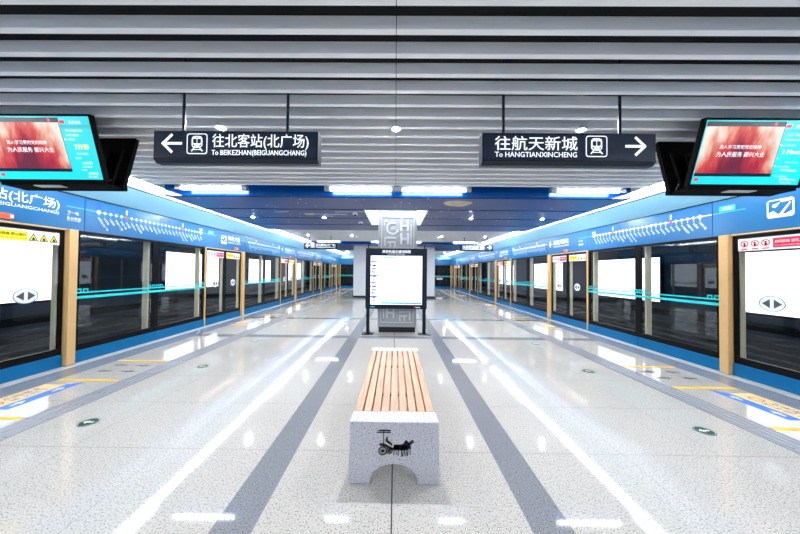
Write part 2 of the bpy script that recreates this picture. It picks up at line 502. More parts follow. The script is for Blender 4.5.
# blue bulkheads and starry panels
HB = 2.88
for n, (y0, name) in enumerate(((5.26, 'front'), (14.36, 'rear'))):
    b = MB()
    b.box(-4.40, 4.40, y0, y0 + 0.03, HB, 3.15, 'blue_face')
    tag(b.build('bulkhead_front', bevel=0.003), f'glossy blue upright front of the {name} ceiling bulkhead behind the tube lights', 'ceiling panel')
    rows = [(y0 + 0.035, y0 + 1.04), (y0 + 1.07, y0 + 2.07), (y0 + 2.10, y0 + 3.12), (y0 + 3.15, y0 + 4.24)]
    for r, (ya, yb) in enumerate(rows):
        if n == 0:
            cols = [(-4.40, -0.74), (-0.735, 0.735), (0.74, 4.40)] if r in (0, 3) else [(-4.40, -0.735), (0.735, 4.40)]
        else:
            cols = [(-4.40, -1.5), (-1.495, 1.495), (1.5, 4.40)] if r == 0 else [(-4.40, -2.38), (2.22, 4.40)]
        names = ['left', 'middle', 'right'] if len(cols) == 3 else ['left', 'right']
        for (xa, xb), nm in zip(cols, names):
            b = MB(); b.box(xa, xb, ya, yb, HB, HB + 0.03, 'starry')
            pan = b.build('starry_ceiling_panel', bevel=0.002)
            b = MB(); b.box(xa, xb, ya - 0.012, ya - 0.0005, HB - 0.006, HB + 0.034, 'gap'); b.build('edge_trim', pan)
            tag(pan, f'dark blue star-printed ceiling panel, {nm} of {ordinal(r + 1)} row behind the {name} bulkhead',
                'ceiling panel', f'starry panels of the {name} bulkhead')
    b = MB()
    for (p, q), (r, s_) in zip(rows[:-1], rows[1:]):
        for xa, xb in (((-4.40, -0.8), (0.8, 4.40)) if n == 0 else ((-4.40, -2.38), (2.22, 4.40))):
            b.box(xa, xb, q - 0.04, r + 0.04, HB + 0.045, HB + 0.06, 'gap')
    b.box(-4.40, 4.40, rows[-1][1] + 0.0, rows[-1][1] + 0.03, HB, 3.1, 'starry')
    struct(b.build('ceiling_panel_carrier'))
# printed picture on the panels
b = MB(Matrix(((1, 0, 0, 1.25), (0, -1, 0, 5.70), (0, 0, -1, HB - 0.001), (0, 0, 0, 1))))
b.prism([(0.28 * math.cos(a) * (1 + 0.09 * math.sin(3 * a)), 0.26 * math.sin(a) * (1 + 0.15 * math.cos(2 * a + 1))) for a in [2 * PI * i / 26 for i in range(26)]], 0, 0.0015, 'stone')
# (belongs to the right panel of the first row)
for o in bpy.data.objects:
    if o.get('label', '').startswith('dark blue star-printed ceiling panel, right of first row behind the front'):
        b.build('asteroid_print', o)
b = MB(Matrix(((1, 0, 0, -2.0), (0, -1, 0, 6.85), (0, 0, -1, HB - 0.001), (0, 0, 0, 1))))
for i, (x, y, w, t) in enumerate(((-0.9, 0.2, 0.35, 0.05), (-0.1, 0.02, 0.9, 0.05), (0.55, 0.25, 0.7, 0.04), (0.1, -0.2, 0.3, 0.06))):
    b.bar(x, y, x + w, y + (-0.06 if i % 2 else 0.05), t, 0, 0.0015, 'white')
b.box(-0.25, -0.02, -0.12, 0.1, 0, 0.0015, 'stone')
for o in bpy.data.objects:
    if o.get('label', '').startswith('dark blue star-printed ceiling panel, left of second row behind the front'):
        b.build('spacecraft_print', o)

# luminous recess round the column
t = root('recessed_light', (0.0, 7.33, HB), 'luminous square ceiling recess around the top of the silver column', 'ceiling light')
b = MB()
for x0, x1, y0, y1 in ((-0.735, -0.705, 6.33, 8.33), (0.705, 0.735, 6.33, 8.33), (-0.705, 0.705, 6.33, 6.36), (-0.705, 0.705, 8.30, 8.33)):
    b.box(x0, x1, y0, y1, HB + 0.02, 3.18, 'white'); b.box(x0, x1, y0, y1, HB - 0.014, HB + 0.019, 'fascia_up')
b.build('recess_frame', t, bevel=0.002)
b = MB()
for x0, x1, y0, y1 in ((-0.705, -0.435, 6.36, 8.30), (0.525, 0.705, 6.36, 8.30), (-0.435, 0.525, 6.36, 6.82), (-0.435, 0.525, 7.80, 8.30)):
    b.box(x0, x1, y0, y1, 3.12, 3.16, 'recess')
b.build('diffuser', t)

# ------------------------------------------------------------------ linear strips, tubes, downlights
def strip_light(s, y):
    t = root('strip_light', (s * 4.535, y, 3.075), '', 'ceiling light', f'strip lights along the {SIDE[s]} fascia')
    b = MB(); b.box(s * 4.535 - 0.06, s * 4.535 + 0.06, y + 0.005, y + 1.165, 3.050, 3.075, 'margin'); b.build('housing', t)
    b = MB(); b.box(s * 4.535 - 0.032, s * 4.535 + 0.032, y + 0.03, y + 1.14, 2.985, 3.0499, 'strip'); b.build('diffuser', t)
    return t
for s in (-1, 1):
    p = strip_light(s, -2.0)
    for i in range(23):
        y = -2.0 + 1.17 * i
        if y + 1.17 > YEND - 0.1: break
        o = p if i == 0 else copy_tree(p, (s * 4.535, y, 3.075))
        o['label'] = f'white strip light above the {SIDE[s]} fascia, {ordinal(i + 1)} along its row from behind'
def tube_light(x0, x1, y, label, grp):
    t = root('tube_light', ((x0 + x1) / 2, y, 3.0), label, 'ceiling light', grp)
    b = MB(); b.tube((x0 + 0.04, y, 2.985), (x1 - 0.04, y, 2.985), 0.028, 'tube', 14); b.build('tube', t, smooth=False)
    for xe in (x0, x1):
        b = MB(); b.box(xe - 0.05, xe + 0.05, y - 0.035, y + 0.035, 2.955, 3.03, 'lampmetal'); b.box(xe - 0.02, xe + 0.02, y + 0.03, y + 0.1402, 2.99, 3.02, 'lampmetal')
        b.tube((xe - 0.03, y, 3.03), (xe + 0.03, y, 3.10), 0.008, 'plastic', 8); b.tube((xe + 0.03, y, 3.03), (xe - 0.03, y, 3.10), 0.008, 'plastic', 8)
        b.build('end_bracket', t)
    b = MB(); b.box(x0, x1, y - 0.02, y + 0.02, 3.02, 3.045, 'slat'); b.build('reflector', t)
for n, (y, nm) in enumerate(((5.12, 'front'), (14.22, 'rear'))):
    for (x0, x1), w in zip(((-4.02, -2.80), (-1.27, -0.04), (0.06, 1.32), (2.88, 4.12)), ('leftmost', 'second from the left', 'third from the left', 'rightmost')):
        tube_light(x0, x1, y, f'white tube light before the {nm} blue bulkhead, {w} of four', f'tube lights before the {nm} bulkhead')
def downlight(x, y, z, label, grp):
    t = root('downlight', (x, y, z), label, 'downlight', grp)
    b = MB(Matrix.Translation((x, y, z))); b.ring(0, 0, 0.033, 0.055, -0.004, 0.03, 'margin'); b.build('trim_ring', t, smooth=False)
    b = MB(Matrix.Translation((x, y, z))); b.disc(0, 0, 0.032, -0.006, 0.0, 'down'); b.build('lens', t)
XN = (('far left', -3.75), ('left', -1.88), ('right', 1.95), ('far right', 3.8))
for nm, x in XN:
    if nm in ('left', 'right'): downlight(x, 2.955, 3.0, f'small round downlight among the near baffles, {nm} of the seam', 'downlights in the near baffles')
    downlight(x, 7.28, HB, f'small round downlight in the starry panels, {nm} one of its row', 'downlights in the starry panels')
    downlight(x, 11.9, 3.0, f'small round downlight in the middle baffles before the rear bulkhead, {nm} of its row', 'downlights in the middle baffles')
    downlight(x, 21.8, 3.0, f'small round downlight in the far end baffles, {nm} one of its row', 'downlights in the far baffles')
for nm, x in XN:
    downlight(x, -1.4, 3.0, f'small round downlight overhead behind the viewer, {nm} one of its row', 'downlights behind the viewer')
downlight(-0.01, 2.955, 3.0, 'small round downlight on the centre seam of the near ceiling baffles', 'downlights in the near baffles')
for x, y, nm in ((-0.98, 6.68, 'nearer'), (-1.0, 7.9, 'farther')):
    t = root('smoke_detector', (x, y, HB), f'{nm} of two small round dark sensors left of the luminous recess', 'sensor', 'sensors beside the recess')
    b = MB(Matrix.Translation((x, y, HB))); b.disc(0, 0, 0.06, -0.05, 0.0, 'white', 18); b.build('body', t)
    b = MB(Matrix.Translation((x, y, HB))); b.disc(0, 0, 0.035, -0.065, -0.05, 'plastic', 14); b.build('sensor_cap', t)

# ------------------------------------------------------------------ platform screen walls
STN = ['北客站(北广场)', '北客站', '元朔路', '凤城十二路', '凤城九路', '文景路', '行政中心', '市中医医院', '常青路', '百花村', '余家寨', '大明宫北', '大明宫', '含元殿',
       '西安站', '五路口', '大差市', '和平门', '建筑科技大学·李家村', '西安科技大学', '大雁塔', '大唐芙蓉园', '曲江池西', '金滹沱', '航天大道', '飞天路', '东长安街', '神舟大道', '航天东路', '航天新城']
def wbox(b, s, p0, p1, y0, y1, z0, z1, k):
    b.box(s * (WX - p0), s * (WX - p1), y0, y1, z0, z1, k)
Z_TOP = 2.08
def pane_frame(b, s, y0, y1, bord, z0, z1):
    wbox(b, s, 0.0, 0.022, y0, y1, z0, z0 + 0.10, 'black'); wbox(b, s, 0.0, 0.022, y0, y1, z1 - 0.05, z1, 'black')
    wbox(b, s, 0.0, 0.022, y0, y0 + bord, z0 + 0.10, z1 - 0.05, 'black'); wbox(b, s, 0.0, 0.022, y1 - bord, y1, z0 + 0.10, z1 - 0.05, 'black')
def fixed_unit(s, y0, y1, label, grp):
    t = root('glass_screen_wall', (s * WX, (y0 + y1) / 2, 0), label, 'glass screen', grp)
    mid = (y0 + y1) / 2
    b = MB()
    wbox(b, s, 0.0, 0.04, y0, mid - 0.004, 0.0, 0.185, 'kick'); wbox(b, s, 0.0, 0.04, mid + 0.004, y1, 0.0, 0.185, 'kick')
    b.build('kick_plate', t, bevel=0.003)
    for a, c in ((y0, mid), (mid, y1)):
        b = MB(); pane_frame(b, s, a, c, 0.075, 0.185, Z_TOP); fr = b.build('pane_frame', t)
        b = MB(); wbox(b, s, 0.004, 0.014, a + 0.07, c - 0.07, 0.28, Z_TOP - 0.045, 'glass'); b.build('glass_pane', fr, recalc=True)
        b = MB(); wbox(b, s, -0.14, -0.035, c - 0.125, c - 0.085, 0.19, Z_TOP, 'goldbar'); b.build('mullion', fr, bevel=0.003)
    # printed band with the city-wall motif at each pane's ends
    b = MB(wall_frame(s, 0.0225, mid, 0))
    hw = (y1 - y0) / 2
    b.box(-hw, hw, 1.0, 1.045, 0, 0.0015, 'cyan')
    b.box(-hw, hw, 1.085, 1.109, 0, 0.0015, 'cyan')
    for u in (-hw + 0.03, -0.19, 0.01, hw - 0.21):
        for q in range(2):
            o_ = u + q * 0.10
            b.box(o_, o_ + 0.018, 1.107, 1.157, 0, 0.0015, 'cyan'); b.box(o_ + 0.06, o_ + 0.078, 1.107, 1.157, 0, 0.0015, 'cyan')
            b.box(o_, o_ + 0.078, 1.142, 1.162, 0, 0.0015, 'cyan')
    b.build('printed_band', t)
    return t
def door_unit(s, y0, y1, label, grp):
    t = root('platform_screen_door', (s * WX, (y0 + y1) / 2, 0), label, 'platform screen door', grp)
    mid = (y0 + y1) / 2
    b = MB(); wbox(b, s, -0.02, 0.03, y0, y1, Z_TOP - 0.025, Z_TOP, 'black'); wbox(b, s, 0.03, 0.05, y0, y1, Z_TOP - 0.02, Z_TOP, 'gold'); b.build('door_header', t)
    for a, c in ((y0, mid - 0.004), (mid + 0.004, y1)):
        left_leaf = ((a + c) / 2 < mid) == (s < 0)
        b = MB(); pane_frame(b, s, a, c, 0.055, 0.185, Z_TOP - 0.026); lf = b.build('door_leaf', t)
        lf['label'] = 'leaf with the red no-go label' if left_leaf else 'leaf with the yellow warning label'
        b = MB(); wbox(b, s, 0.004, 0.014, a + 0.05, c - 0.05, 0.28, Z_TOP - 0.072, 'glass'); b.build('glass_pane', lf, recalc=True)
        b = MB(); wbox(b, s, 0.0, 0.035, a, c, 0.004, 0.185, 'kick'); b.build('kick_plate', lf, bevel=0.003)
        b = MB(); wbox(b, s, -0.09, -0.025, c - 0.055, c - 0.015, 0.19, Z_TOP - 0.03, 'goldbar'); b.build('mullion', lf)
        w = (c - a) / 2 - 0.06
        b = MB(wall_frame(s, 0.0165, (a + c) / 2, 0))
        b.box(-w, w, 1.8250, 2.0005, 0, 0.0015, 'white')
        if left_leaf:
            for q in range(3):
                cx = -w + 0.075 + q * 0.115
                b.ring(cx, 1.9245, 0.034, 0.046, 0.0018, 0.003, 'red', 18)
                b.bar(cx - 0.028, 1.9537, cx + 0.028, 1.8952, 0.009, 0.0018, 0.003, 'red')
                b.disc(cx, 1.9326, 0.014, 0.0016, 0.0022, 'black', 8); b.box(cx - 0.012, cx + 0.012, 1.8894, 1.9209, 0.0016, 0.0022, 'black')
                b.box(cx - 0.035, cx + 0.035, 1.8402, 1.8578, 0.0016, 0.0025, 'red')
            b.box(-w + 0.38, w - 0.01, 1.8484, 1.9771, 0.0016, 0.0025, 'magenta')
            b.text('灯闪铃响 请勿上下', -w + 0.40, 1.9128, 0.04, 'white', 0.003, res=1, bold=0.01, width=2 * w - 0.43)
            b.text('Do not board when lights flash', -w + 0.40, 1.8718, 0.02, 'white', 0.003, res=1, width=2 * w - 0.43)
        else:
            b.box(-w + 0.01, w - 0.36, 1.8484, 1.9771, 0.0016, 0.0025, 'yellow')
            b.text('请勿倚靠 禁止攀爬', -w + 0.025, 1.9128, 0.04, 'black', 0.003, res=1, bold=0.01, width=2 * w - 0.40)
            b.text('No leaning  No climbing', -w + 0.025, 1.8718, 0.02, 'black', 0.003, res=1, width=2 * w - 0.40)
            for q in range(3):
                cx = w - 0.30 + q * 0.115
                b.prism([(cx - 0.052, 1.8543), (cx + 0.052, 1.8543), (cx, 1.9631)], 0.0016, 0.0025, 'black')
                b.prism([(cx - 0.038, 1.8636), (cx + 0.038, 1.8636), (cx, 1.9420)], 0.0026, 0.0030, 'yellow')
                b.prism([(cx - 0.018, 1.8683), (cx + 0.02, 1.8683), (cx + 0.004, 1.9092), (cx - 0.008, 1.9011)], 0.0031, 0.0034, 'black')
        b.build('warning_label', lf)
        b = MB(wall_frame(s, 0.0165, (a + c) / 2, 1.10))
        b.ring(0, 0, 0.125, 0.135, 0, 0.0015, 'blue_print', 30, sy=0.80)
        b.disc(0, 0, 0.124, 0, 0.001, 'white', 30, ry=0.124 * 0.80)
        b.prism([(-0.10, 0), (-0.02, 0.06), (-0.02, -0.06)], 0.0011, 0.002, 'grey_print'); b.prism([(0.10, 0), (0.02, 0.06), (0.02, -0.06)], 0.0011, 0.002, 'grey_print')
        b.build('slide_symbol', lf)
    return t
def pillar_unit(s, y, w, prot, label, grp):
    t = root('screen_door_post', (s * (WX - prot / 2), y, 0), label, 'post', grp)
    b = MB(); wbox(b, s, -0.05, prot, y - w / 2, y + w / 2, 0.004, Z_TOP - 0.002, 'gold'); b.build('post_body', t, bevel=0.004)
    b = MB(); wbox(b, s, -0.05, prot + 0.004, y - w / 2 - 0.003, y + w / 2 + 0.003, 0.0, 0.02, 'lampmetal'); b.build('foot', t)
    return t
def rocket_mark(b, u, v, w, h):
    z = 0.0
    b.rrect(u - w / 2, u + w / 2, v - h / 2, v + h / 2, 0.03, z, z + 0.0015, 'white')
    e = 0.016
    b.rrect(u - w / 2 + e, u + w / 2 - e, v - h / 2 + e, v + h / 2 - e, 0.02, z + 0.0016, z + 0.002, 'fascia')
    b.disc(u - 0.20 * w, v + 0.16 * h, 0.09 * w, z + 0.0021, z + 0.003, 'white', 14)
    b.prism([(u - 0.16 * w, v + 0.27 * h), (u + 0.02 * w, v + 0.34 * h), (u - 0.10 * w, v + 0.12 * h)], z + 0.0021, z + 0.003, 'white')
    b.prism([(u - 0.02 * w, v - 0.30 * h), (u + 0.08 * w, v - 0.34 * h), (u + 0.40 * w, v + 0.24 * h), (u + 0.34 * w, v + 0.26 * h)], z + 0.0021, z + 0.003, 'white')
    b.prism([(u + 0.05 * w, v + 0.30 * h), (u + 0.44 * w, v + 0.34 * h), (u + 0.44 * w, v + 0.44 * h), (u, v + 0.44 * h)], z + 0.0021, z + 0.003, 'white')
    b.prism([(u - 0.44 * w, v - 0.20 * h), (u - 0.25 * w, v - 0.12 * h), (u - 0.10 * w, v - 0.30 * h), (u + 0.2 * w, v - 0.34 * h), (u + 0.44 * w, v - 0.2 * h), (u + 0.44 * w, v - 0.44 * h), (u - 0.44 * w, v - 0.44 * h)], z + 0.0021, z + 0.003, 'white')
def fascia_panel(s, y0, y1, kind, label, grp):
    t = root('fascia_panel', (s * WX, (y0 + y1) / 2, Z_TOP), label, 'fascia panel', grp)
    b = MB(); wbox(b, s, -0.06, 0.02, y0 + 0.003, y1 - 0.003, Z_TOP, 2.62, 'fascia'); b.build('panel', t, bevel=0.003)
    yc = (y0 + y1) / 2
    b = MB(wall_frame(s, 0.0205, yc, 0))
    hw = (y1 - y0) / 2
    ZL = 2.432
    if kind == 'map':
        d0, d1 = (-hw + 0.21, hw - 0.22) if s < 0 else (-hw + 0.26, hw - 0.18)
        lc = 'green'
        b.box(-hw + 0.005, hw - 0.005, ZL - 0.007, ZL + 0.007, 0, 0.0012, 'green')
        if s > 0: b.box(d0, hw - 0.005, ZL - 0.007, ZL + 0.007, 0.0013, 0.0016, 'white')
        n = 26
        ids = list(range(0, 26)) if s < 0 else list(range(29, 3, -1))
        for i in range(n):
            u = d0 + (d1 - d0) * i / (n - 1)
            red = (i == 5 or i == 19) if s < 0 else (i == 20 or i == 6)
            b.disc(u, ZL, 0.024 if i not in (0, n - 1) else 0.034, 0.0017, 0.003, 'red' if red else 'white', 12)
            b.box(u - 0.005, u + 0.005, ZL - 0.065, ZL - 0.02, 0.0005, 0.0012, 'red' if red else lc if s < 0 else 'white')
            b.text(STN[ids[i] % len(STN)][:7], u - 0.02, ZL - 0.095, 0.042, 'white', 0.0012, res=1, rot=-math.radians(52))
            if red:
                b.box(u - 0.016, u + 0.016, ZL + 0.05, ZL + 0.13, 0.0005, 0.0012, 'white'); b.box(u - 0.012, u + 0.012, ZL + 0.07, ZL + 0.10, 0.0013, 0.0016, 'red')
        for i in ((0, 13, 15) if s < 0 else (25, 10, 8)):
            u = d0 + (d1 - d0) * i / (n - 1)
            b.box(u - 0.04, u + 0.04, ZL + 0.04, ZL + 0.143, 0.0005, 0.0010, 'blue_print')
        # the stop one is standing at
        u = d1 + 0.03 if s < 0 else d0 - 0.03
        b.ring(u, ZL, 0.022, 0.042, 0.0017, 0.0032, 'white', 18)
        b.rrect(u - 0.06, u + 0.06, ZL + 0.06, ZL + 0.10, 0.012, 0.0005, 0.0012, 'white')
        b.build('route_map', t)
    else:
        if kind == 'to_north':
            b.text('往北客站(北广场)', hw - 0.34, 2.372, 0.155, 'white', 0.0012, 'r', bold=0.018)
            b.build('direction_lettering', t); b = MB(wall_frame(s, 0.0205, yc, 0))
            b.text('To BEIKEZHAN(BEIGUANGCHANG)', hw - 0.345, 2.285, 0.062, 'white', 0.0012, 'r', width=1.22, bold=0.012)
            b.prism([(-hw + 0.07, 2.41), (-hw + 0.19, 2.50), (-hw + 0.19, 2.32)], 0, 0.0012, 'white')
            b.build('pinyin_lettering', t); b = MB(wall_frame(s, 0.0205, yc, 0))
            nx = '东长安街'
            b.text('下一站', hw - 0.24, 2.32, 0.054, 'white', 0.0012, res=1, bold=0.01); b.text('Next', hw - 0.24, 2.295, 0.02, 'white', 0.0012, res=1)
            b.text(nx, hw - 0.24, 2.235, 0.048, 'white', 0.0012, res=1, bold=0.01); b.text("DONGCHANG'ANJIE", hw - 0.24, 2.212, 0.019, 'white', 0.0012, res=1)
            b.box(hw - 0.25, hw - 0.005, 2.425, 2.439, 0, 0.0012, 'green')
        elif kind == 'to_south':
            u0 = -hw + 0.14
            b.bar(u0, 2.40, u0 + 0.17, 2.40, 0.026, 0, 0.0012, 'white'); b.bar(u0, 2.40, u0 + 0.085, 2.49, 0.026, 0, 0.0012, 'white'); b.bar(u0, 2.40, u0 + 0.085, 2.31, 0.026, 0, 0.0012, 'white')
            b.text('往航天新城', u0 + 0.24, 2.372, 0.155, 'white', 0.0012, bold=0.018)
            b.build('direction_lettering', t); b = MB(wall_frame(s, 0.0205, yc, 0))
            b.text('To HANGTIANXINCHENG', u0 + 0.24, 2.285, 0.062, 'white', 0.0012, width=0.80, bold=0.012)
            b.build('pinyin_lettering', t); b = MB(wall_frame(s, 0.0205, yc, 0))
            b.text('下一站', hw - 0.36, 2.335, 0.054, 'white', 0.0012, res=1, bold=0.01); b.text('航天东路', hw - 0.36, 2.25, 0.048, 'white', 0.0012, res=1, bold=0.01)
            b.text('HANGTIANDONGLU', hw - 0.36, 2.225, 0.019, 'white', 0.0012, res=1)
            b.box(hw - 0.36, hw - 0.005, 2.425, 2.439, 0, 0.0012, 'green')
        else:
            q = -hw + 0.09
            b.rrect(q, q + 0.21, 2.447, 2.532, 0.015, 0, 0.0012, 'green'); b.text('4号线', q + 0.105, 2.465, 0.055, 'white', 0.0016, 'c', res=1, bold=0.015)
            b.box(-hw + 0.005, -hw + 0.42, 2.425, 2.439, 0, 0.0012, 'green')
            b.build('line_badge', t); b = MB(wall_frame(s, 0.0205, yc, 0))
            rocket_mark(b, -hw + 0.78, 2.36, 0.26, 0.24)
            b.build('station_emblem', t); b = MB(wall_frame(s, 0.0205, yc, 0))
            b.text('神舟大道', -hw + 0.98, 2.372, 0.16, 'white', 0.0012, bold=0.018)
            b.text('SHENZHOUDADAO', -hw + 0.98, 2.285, 0.062, 'white', 0.0012, width=0.68, bold=0.012)
            b.box(hw - 0.30, hw - 0.005, 2.425, 2.439, 0, 0.0012, 'green')
        b.build('next_stop_lettering' if kind != 'name' else 'station_lettering', t)
        b = MB(wall_frame(s, 0.0205, yc, 0)); u = 0.42 if kind == 'name' else 0.05
        b.rrect(u - 0.085, u + 0.085, 2.115, 2.18, 0.012, 0, 0.02, 'orange'); b.box(u + 0.05, u + 0.08, 2.13, 2.165, 0.0201, 0.021, 'white')
        b.build('door_lamp', t)
    return t
def upper_panel(s, y0, y1, label, grp):
    # leans over the platform from the fascia up to the strip lights
    b = MB()
    p = [(0.02, 2.637), (0.345, 2.905), (0.345, 2.925), (0.325, 2.925), (0.0, 2.66)]
    pts = [(WX - a, z) for a, z in p]
    n = len(pts)
    v = [(s * x, y0 + 0.003, z) for x, z in pts] + [(s * x, y1 - 0.003, z) for x, z in pts]
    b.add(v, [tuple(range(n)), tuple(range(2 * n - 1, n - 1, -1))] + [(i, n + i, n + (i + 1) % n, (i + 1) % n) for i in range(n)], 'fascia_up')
    return tag(b.build('leaning_fascia_panel', recalc=True), label, 'fascia panel', grp)
for s in (-1, 1):
    sd = SIDE[s]
    protos = {}
    grp = f'{sd} side screen wall'
    for k in range(5):
        pil = FIRST + PER * k
        nk = NEAR[k]
        # door
        if k == 0:
            protos['door'] = door_unit(s, pil - 1.788, pil - 0.10, f'{nk} pair of sliding glass doors on the {sd} side of the platform', f'sliding doors on the {sd}')
            protos['post'] = pillar_unit(s, pil - 0.03, 0.115, 0.09, f'{nk} wide champagne post of the {sd} screen wall', f'wide posts on the {sd}')
            protos['thin'] = pillar_unit(s, pil + 3.03, 0.034, 0.05, f'{nk} thin champagne trim post of the {sd} screen wall', f'thin trim posts on the {sd}')
            protos['fix'] = fixed_unit(s, pil + 0.04, pil + 3.012, f'{nk} fixed two-pane glass screen on the {sd}, crossed by a cyan band', f'fixed glass screens on the {sd}')
            protos['map'] = fascia_panel(s, pil + 0.168, pil + 3.045, 'map', f'{nk} blue fascia panel with a route map on the {sd}', f'route map fascias on the {sd}')
        else:
            copy_tree(protos['door'], (s * WX, pil - 0.944, 0), f'{nk} pair of sliding glass doors on the {sd} side of the platform')
            copy_tree(protos['post'], (protos['post'].location.x, pil - 0.03, 0), f'{nk} wide champagne post of the {sd} screen wall')
            if k < 4:
                copy_tree(protos['thin'], (protos['thin'].location.x, pil + 3.03, 0), f'{nk} thin champagne trim post of the {sd} screen wall')
                copy_tree(protos['fix'], (s * WX, pil + (0.04 + 3.012) / 2, 0), f'{nk} fixed two-pane glass screen on the {sd}, crossed by a cyan band')
                copy_tree(protos['map'], (s * WX, pil + (0.168 + 3.045) / 2, Z_TOP), f'{nk} blue fascia panel with a route map on the {sd}')
            else:
                fixed_unit(s, pil + 0.04, YEND - 0.14, f'{nk} fixed two-pane glass screen on the {sd}, crossed by a cyan band', f'fixed glass screens on the {sd}')
                b = MB(); wbox(b, s, -0.06, 0.02, pil + 0.168, YEND - 0.14, Z_TOP, 2.62, 'fascia')
                tag(b.build('fascia_panel', bevel=0.003), f'plain blue fascia panel at the far end of the {sd} screen wall', 'fascia panel')
        kind = ('to_north' if k % 2 == 0 else 'name') if s < 0 else ('name' if k % 2 == 0 else 'to_south')
        fascia_panel(s, pil - 1.795, pil + 0.165, kind, f'{nk} blue fascia panel over a door pair on the {sd}, white lettering', f'lettered fascias over the {sd} doors')
        up1 = upper_panel(s, pil - 1.795, pil + 0.165, f'{nk} short pale blue leaning panel above the {sd} door fascia', f'short leaning panels on the {sd}')
        up2 = upper_panel(s, pil + 0.165, min(pil + 3.045, YEND - 0.16), f'{nk} long pale blue leaning panel above the {sd} route map fascia', f'long leaning panels on the {sd}')
    # thin dark joint line between the two fascia levels and along the top edge
    b = MB(); wbox(b, s, 0.0, 0.024, -4, YEND - 0.15, 2.62, 2.636, 'black'); struct(b.build('trim_fascia_joint'))
    b = MB(); wbox(b, s, 0.318, 0.351, -4, YEND - 0.15, 2.907, 2.921, 'black'); struct(b.build('trim_fascia_top'))
    b = MB(); wbox(b, s, -0.16, -0.085, -4, YEND, Z_TOP + 0.02, 3.5, 'tunnel_dark'); struct(b.build(f'wall_{sd}_bulkhead'))
    # nearest bit of wall beside and behind the viewer
    b = MB(); wbox(b, s, -0.05, 0.0, -4, FIRST - 1.80, 0, 2.9, 'fascia'); struct(b.build(f'wall_{sd}_platform'))

# end screen across the far end of the platform
for s in (-1, 1):
    sd = SIDE[s]
    T = Matrix(((0, s, 0, 0), (0, 0, 0, 0), (0, 0, 1, 0), (0, 0, 0, 1)))
    t = root('glass_screen_wall', (s * 3.75, YEND, 0), f'end glass screen across the far {sd} corner of the platform', 'glass screen')
    b = MB(); b.box(s * 2.3, s * 4.93, YEND - 0.04, YEND, 0, 0.185, 'kick'); b.build('kick_plate', t)
    for x0, x1 in ((2.3, 3.7), (3.7, 4.93)):
        b = MB()
        for xa, xb, za, zb in ((x0, x1, 0.185, 0.285), (x0, x1, 2.045, 2.115), (x0, x0 + 0.06, 0.285, 2.045), (x1 - 0.06, x1, 0.285, 2.045)):
            b.box(s * xa, s * xb, YEND - 0.022, YEND, za, zb, 'black')
        fr = b.build('pane_frame', t)
        b = MB(); b.box(s * (x0 + 0.055), s * (x1 - 0.055), YEND - 0.014, YEND - 0.004, 0.28, 2.05, 'glass'); b.build('glass_pane', fr)
    b = MB(); b.box(s * 2.3, s * 4.93, YEND - 0.0245, YEND - 0.0225, 1.04, 1.10, 'cyan'); b.box(s * 2.3, s * 4.93, YEND - 0.0245, YEND - 0.0225, 1.13, 1.155, 'cyan'); b.build('printed_band', t)
    if s > 0:
        b = MB(front_frame(3.95, YEND - 0.0228, 0)); b.box(-0.25, 0.28, 0.80, 1.03, 0, 0.002, 'white'); b.box(-0.25, 0.28, 0.93, 1.03, 0.0021, 0.003, 'magenta'); b.build('notice', t)
    t = root('screen_door_post', (s * 4.96, YEND - 0.06, 0), f'champagne corner post where the {sd} screen wall meets the end screen', 'post')
    b = MB(); b.box(s * 4.935, s * WX, YEND - 0.13, YEND, 0.004, Z_TOP - 0.002, 'gold'); b.build('post_body', t, bevel=0.004)
    b = MB(); b.box(s * 2.25, s * WX, YEND - 0.10, YEND, Z_TOP, 2.62, 'fascia')
    tag(b.build('fascia_panel', bevel=0.003), f'plain blue fascia over the end screen in the far {sd} corner', 'fascia panel')
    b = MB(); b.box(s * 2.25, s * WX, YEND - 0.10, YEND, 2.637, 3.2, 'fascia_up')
    tag(b.build('fascia_panel', bevel=0.003), f'upper blue panel over the end screen in the far {sd} corner', 'fascia panel')
b = MB(); b.box(-9, 9, 29.0, 29.1, -1.3, 3.6, 'tunnel_dark'); struct(b.build('wall_end'))
b = MB(); b.box(-WX, WX, YEND, 29.0, -0.2, 0.0, 'tunnel_dark'); struct(b.build('floor_end'))

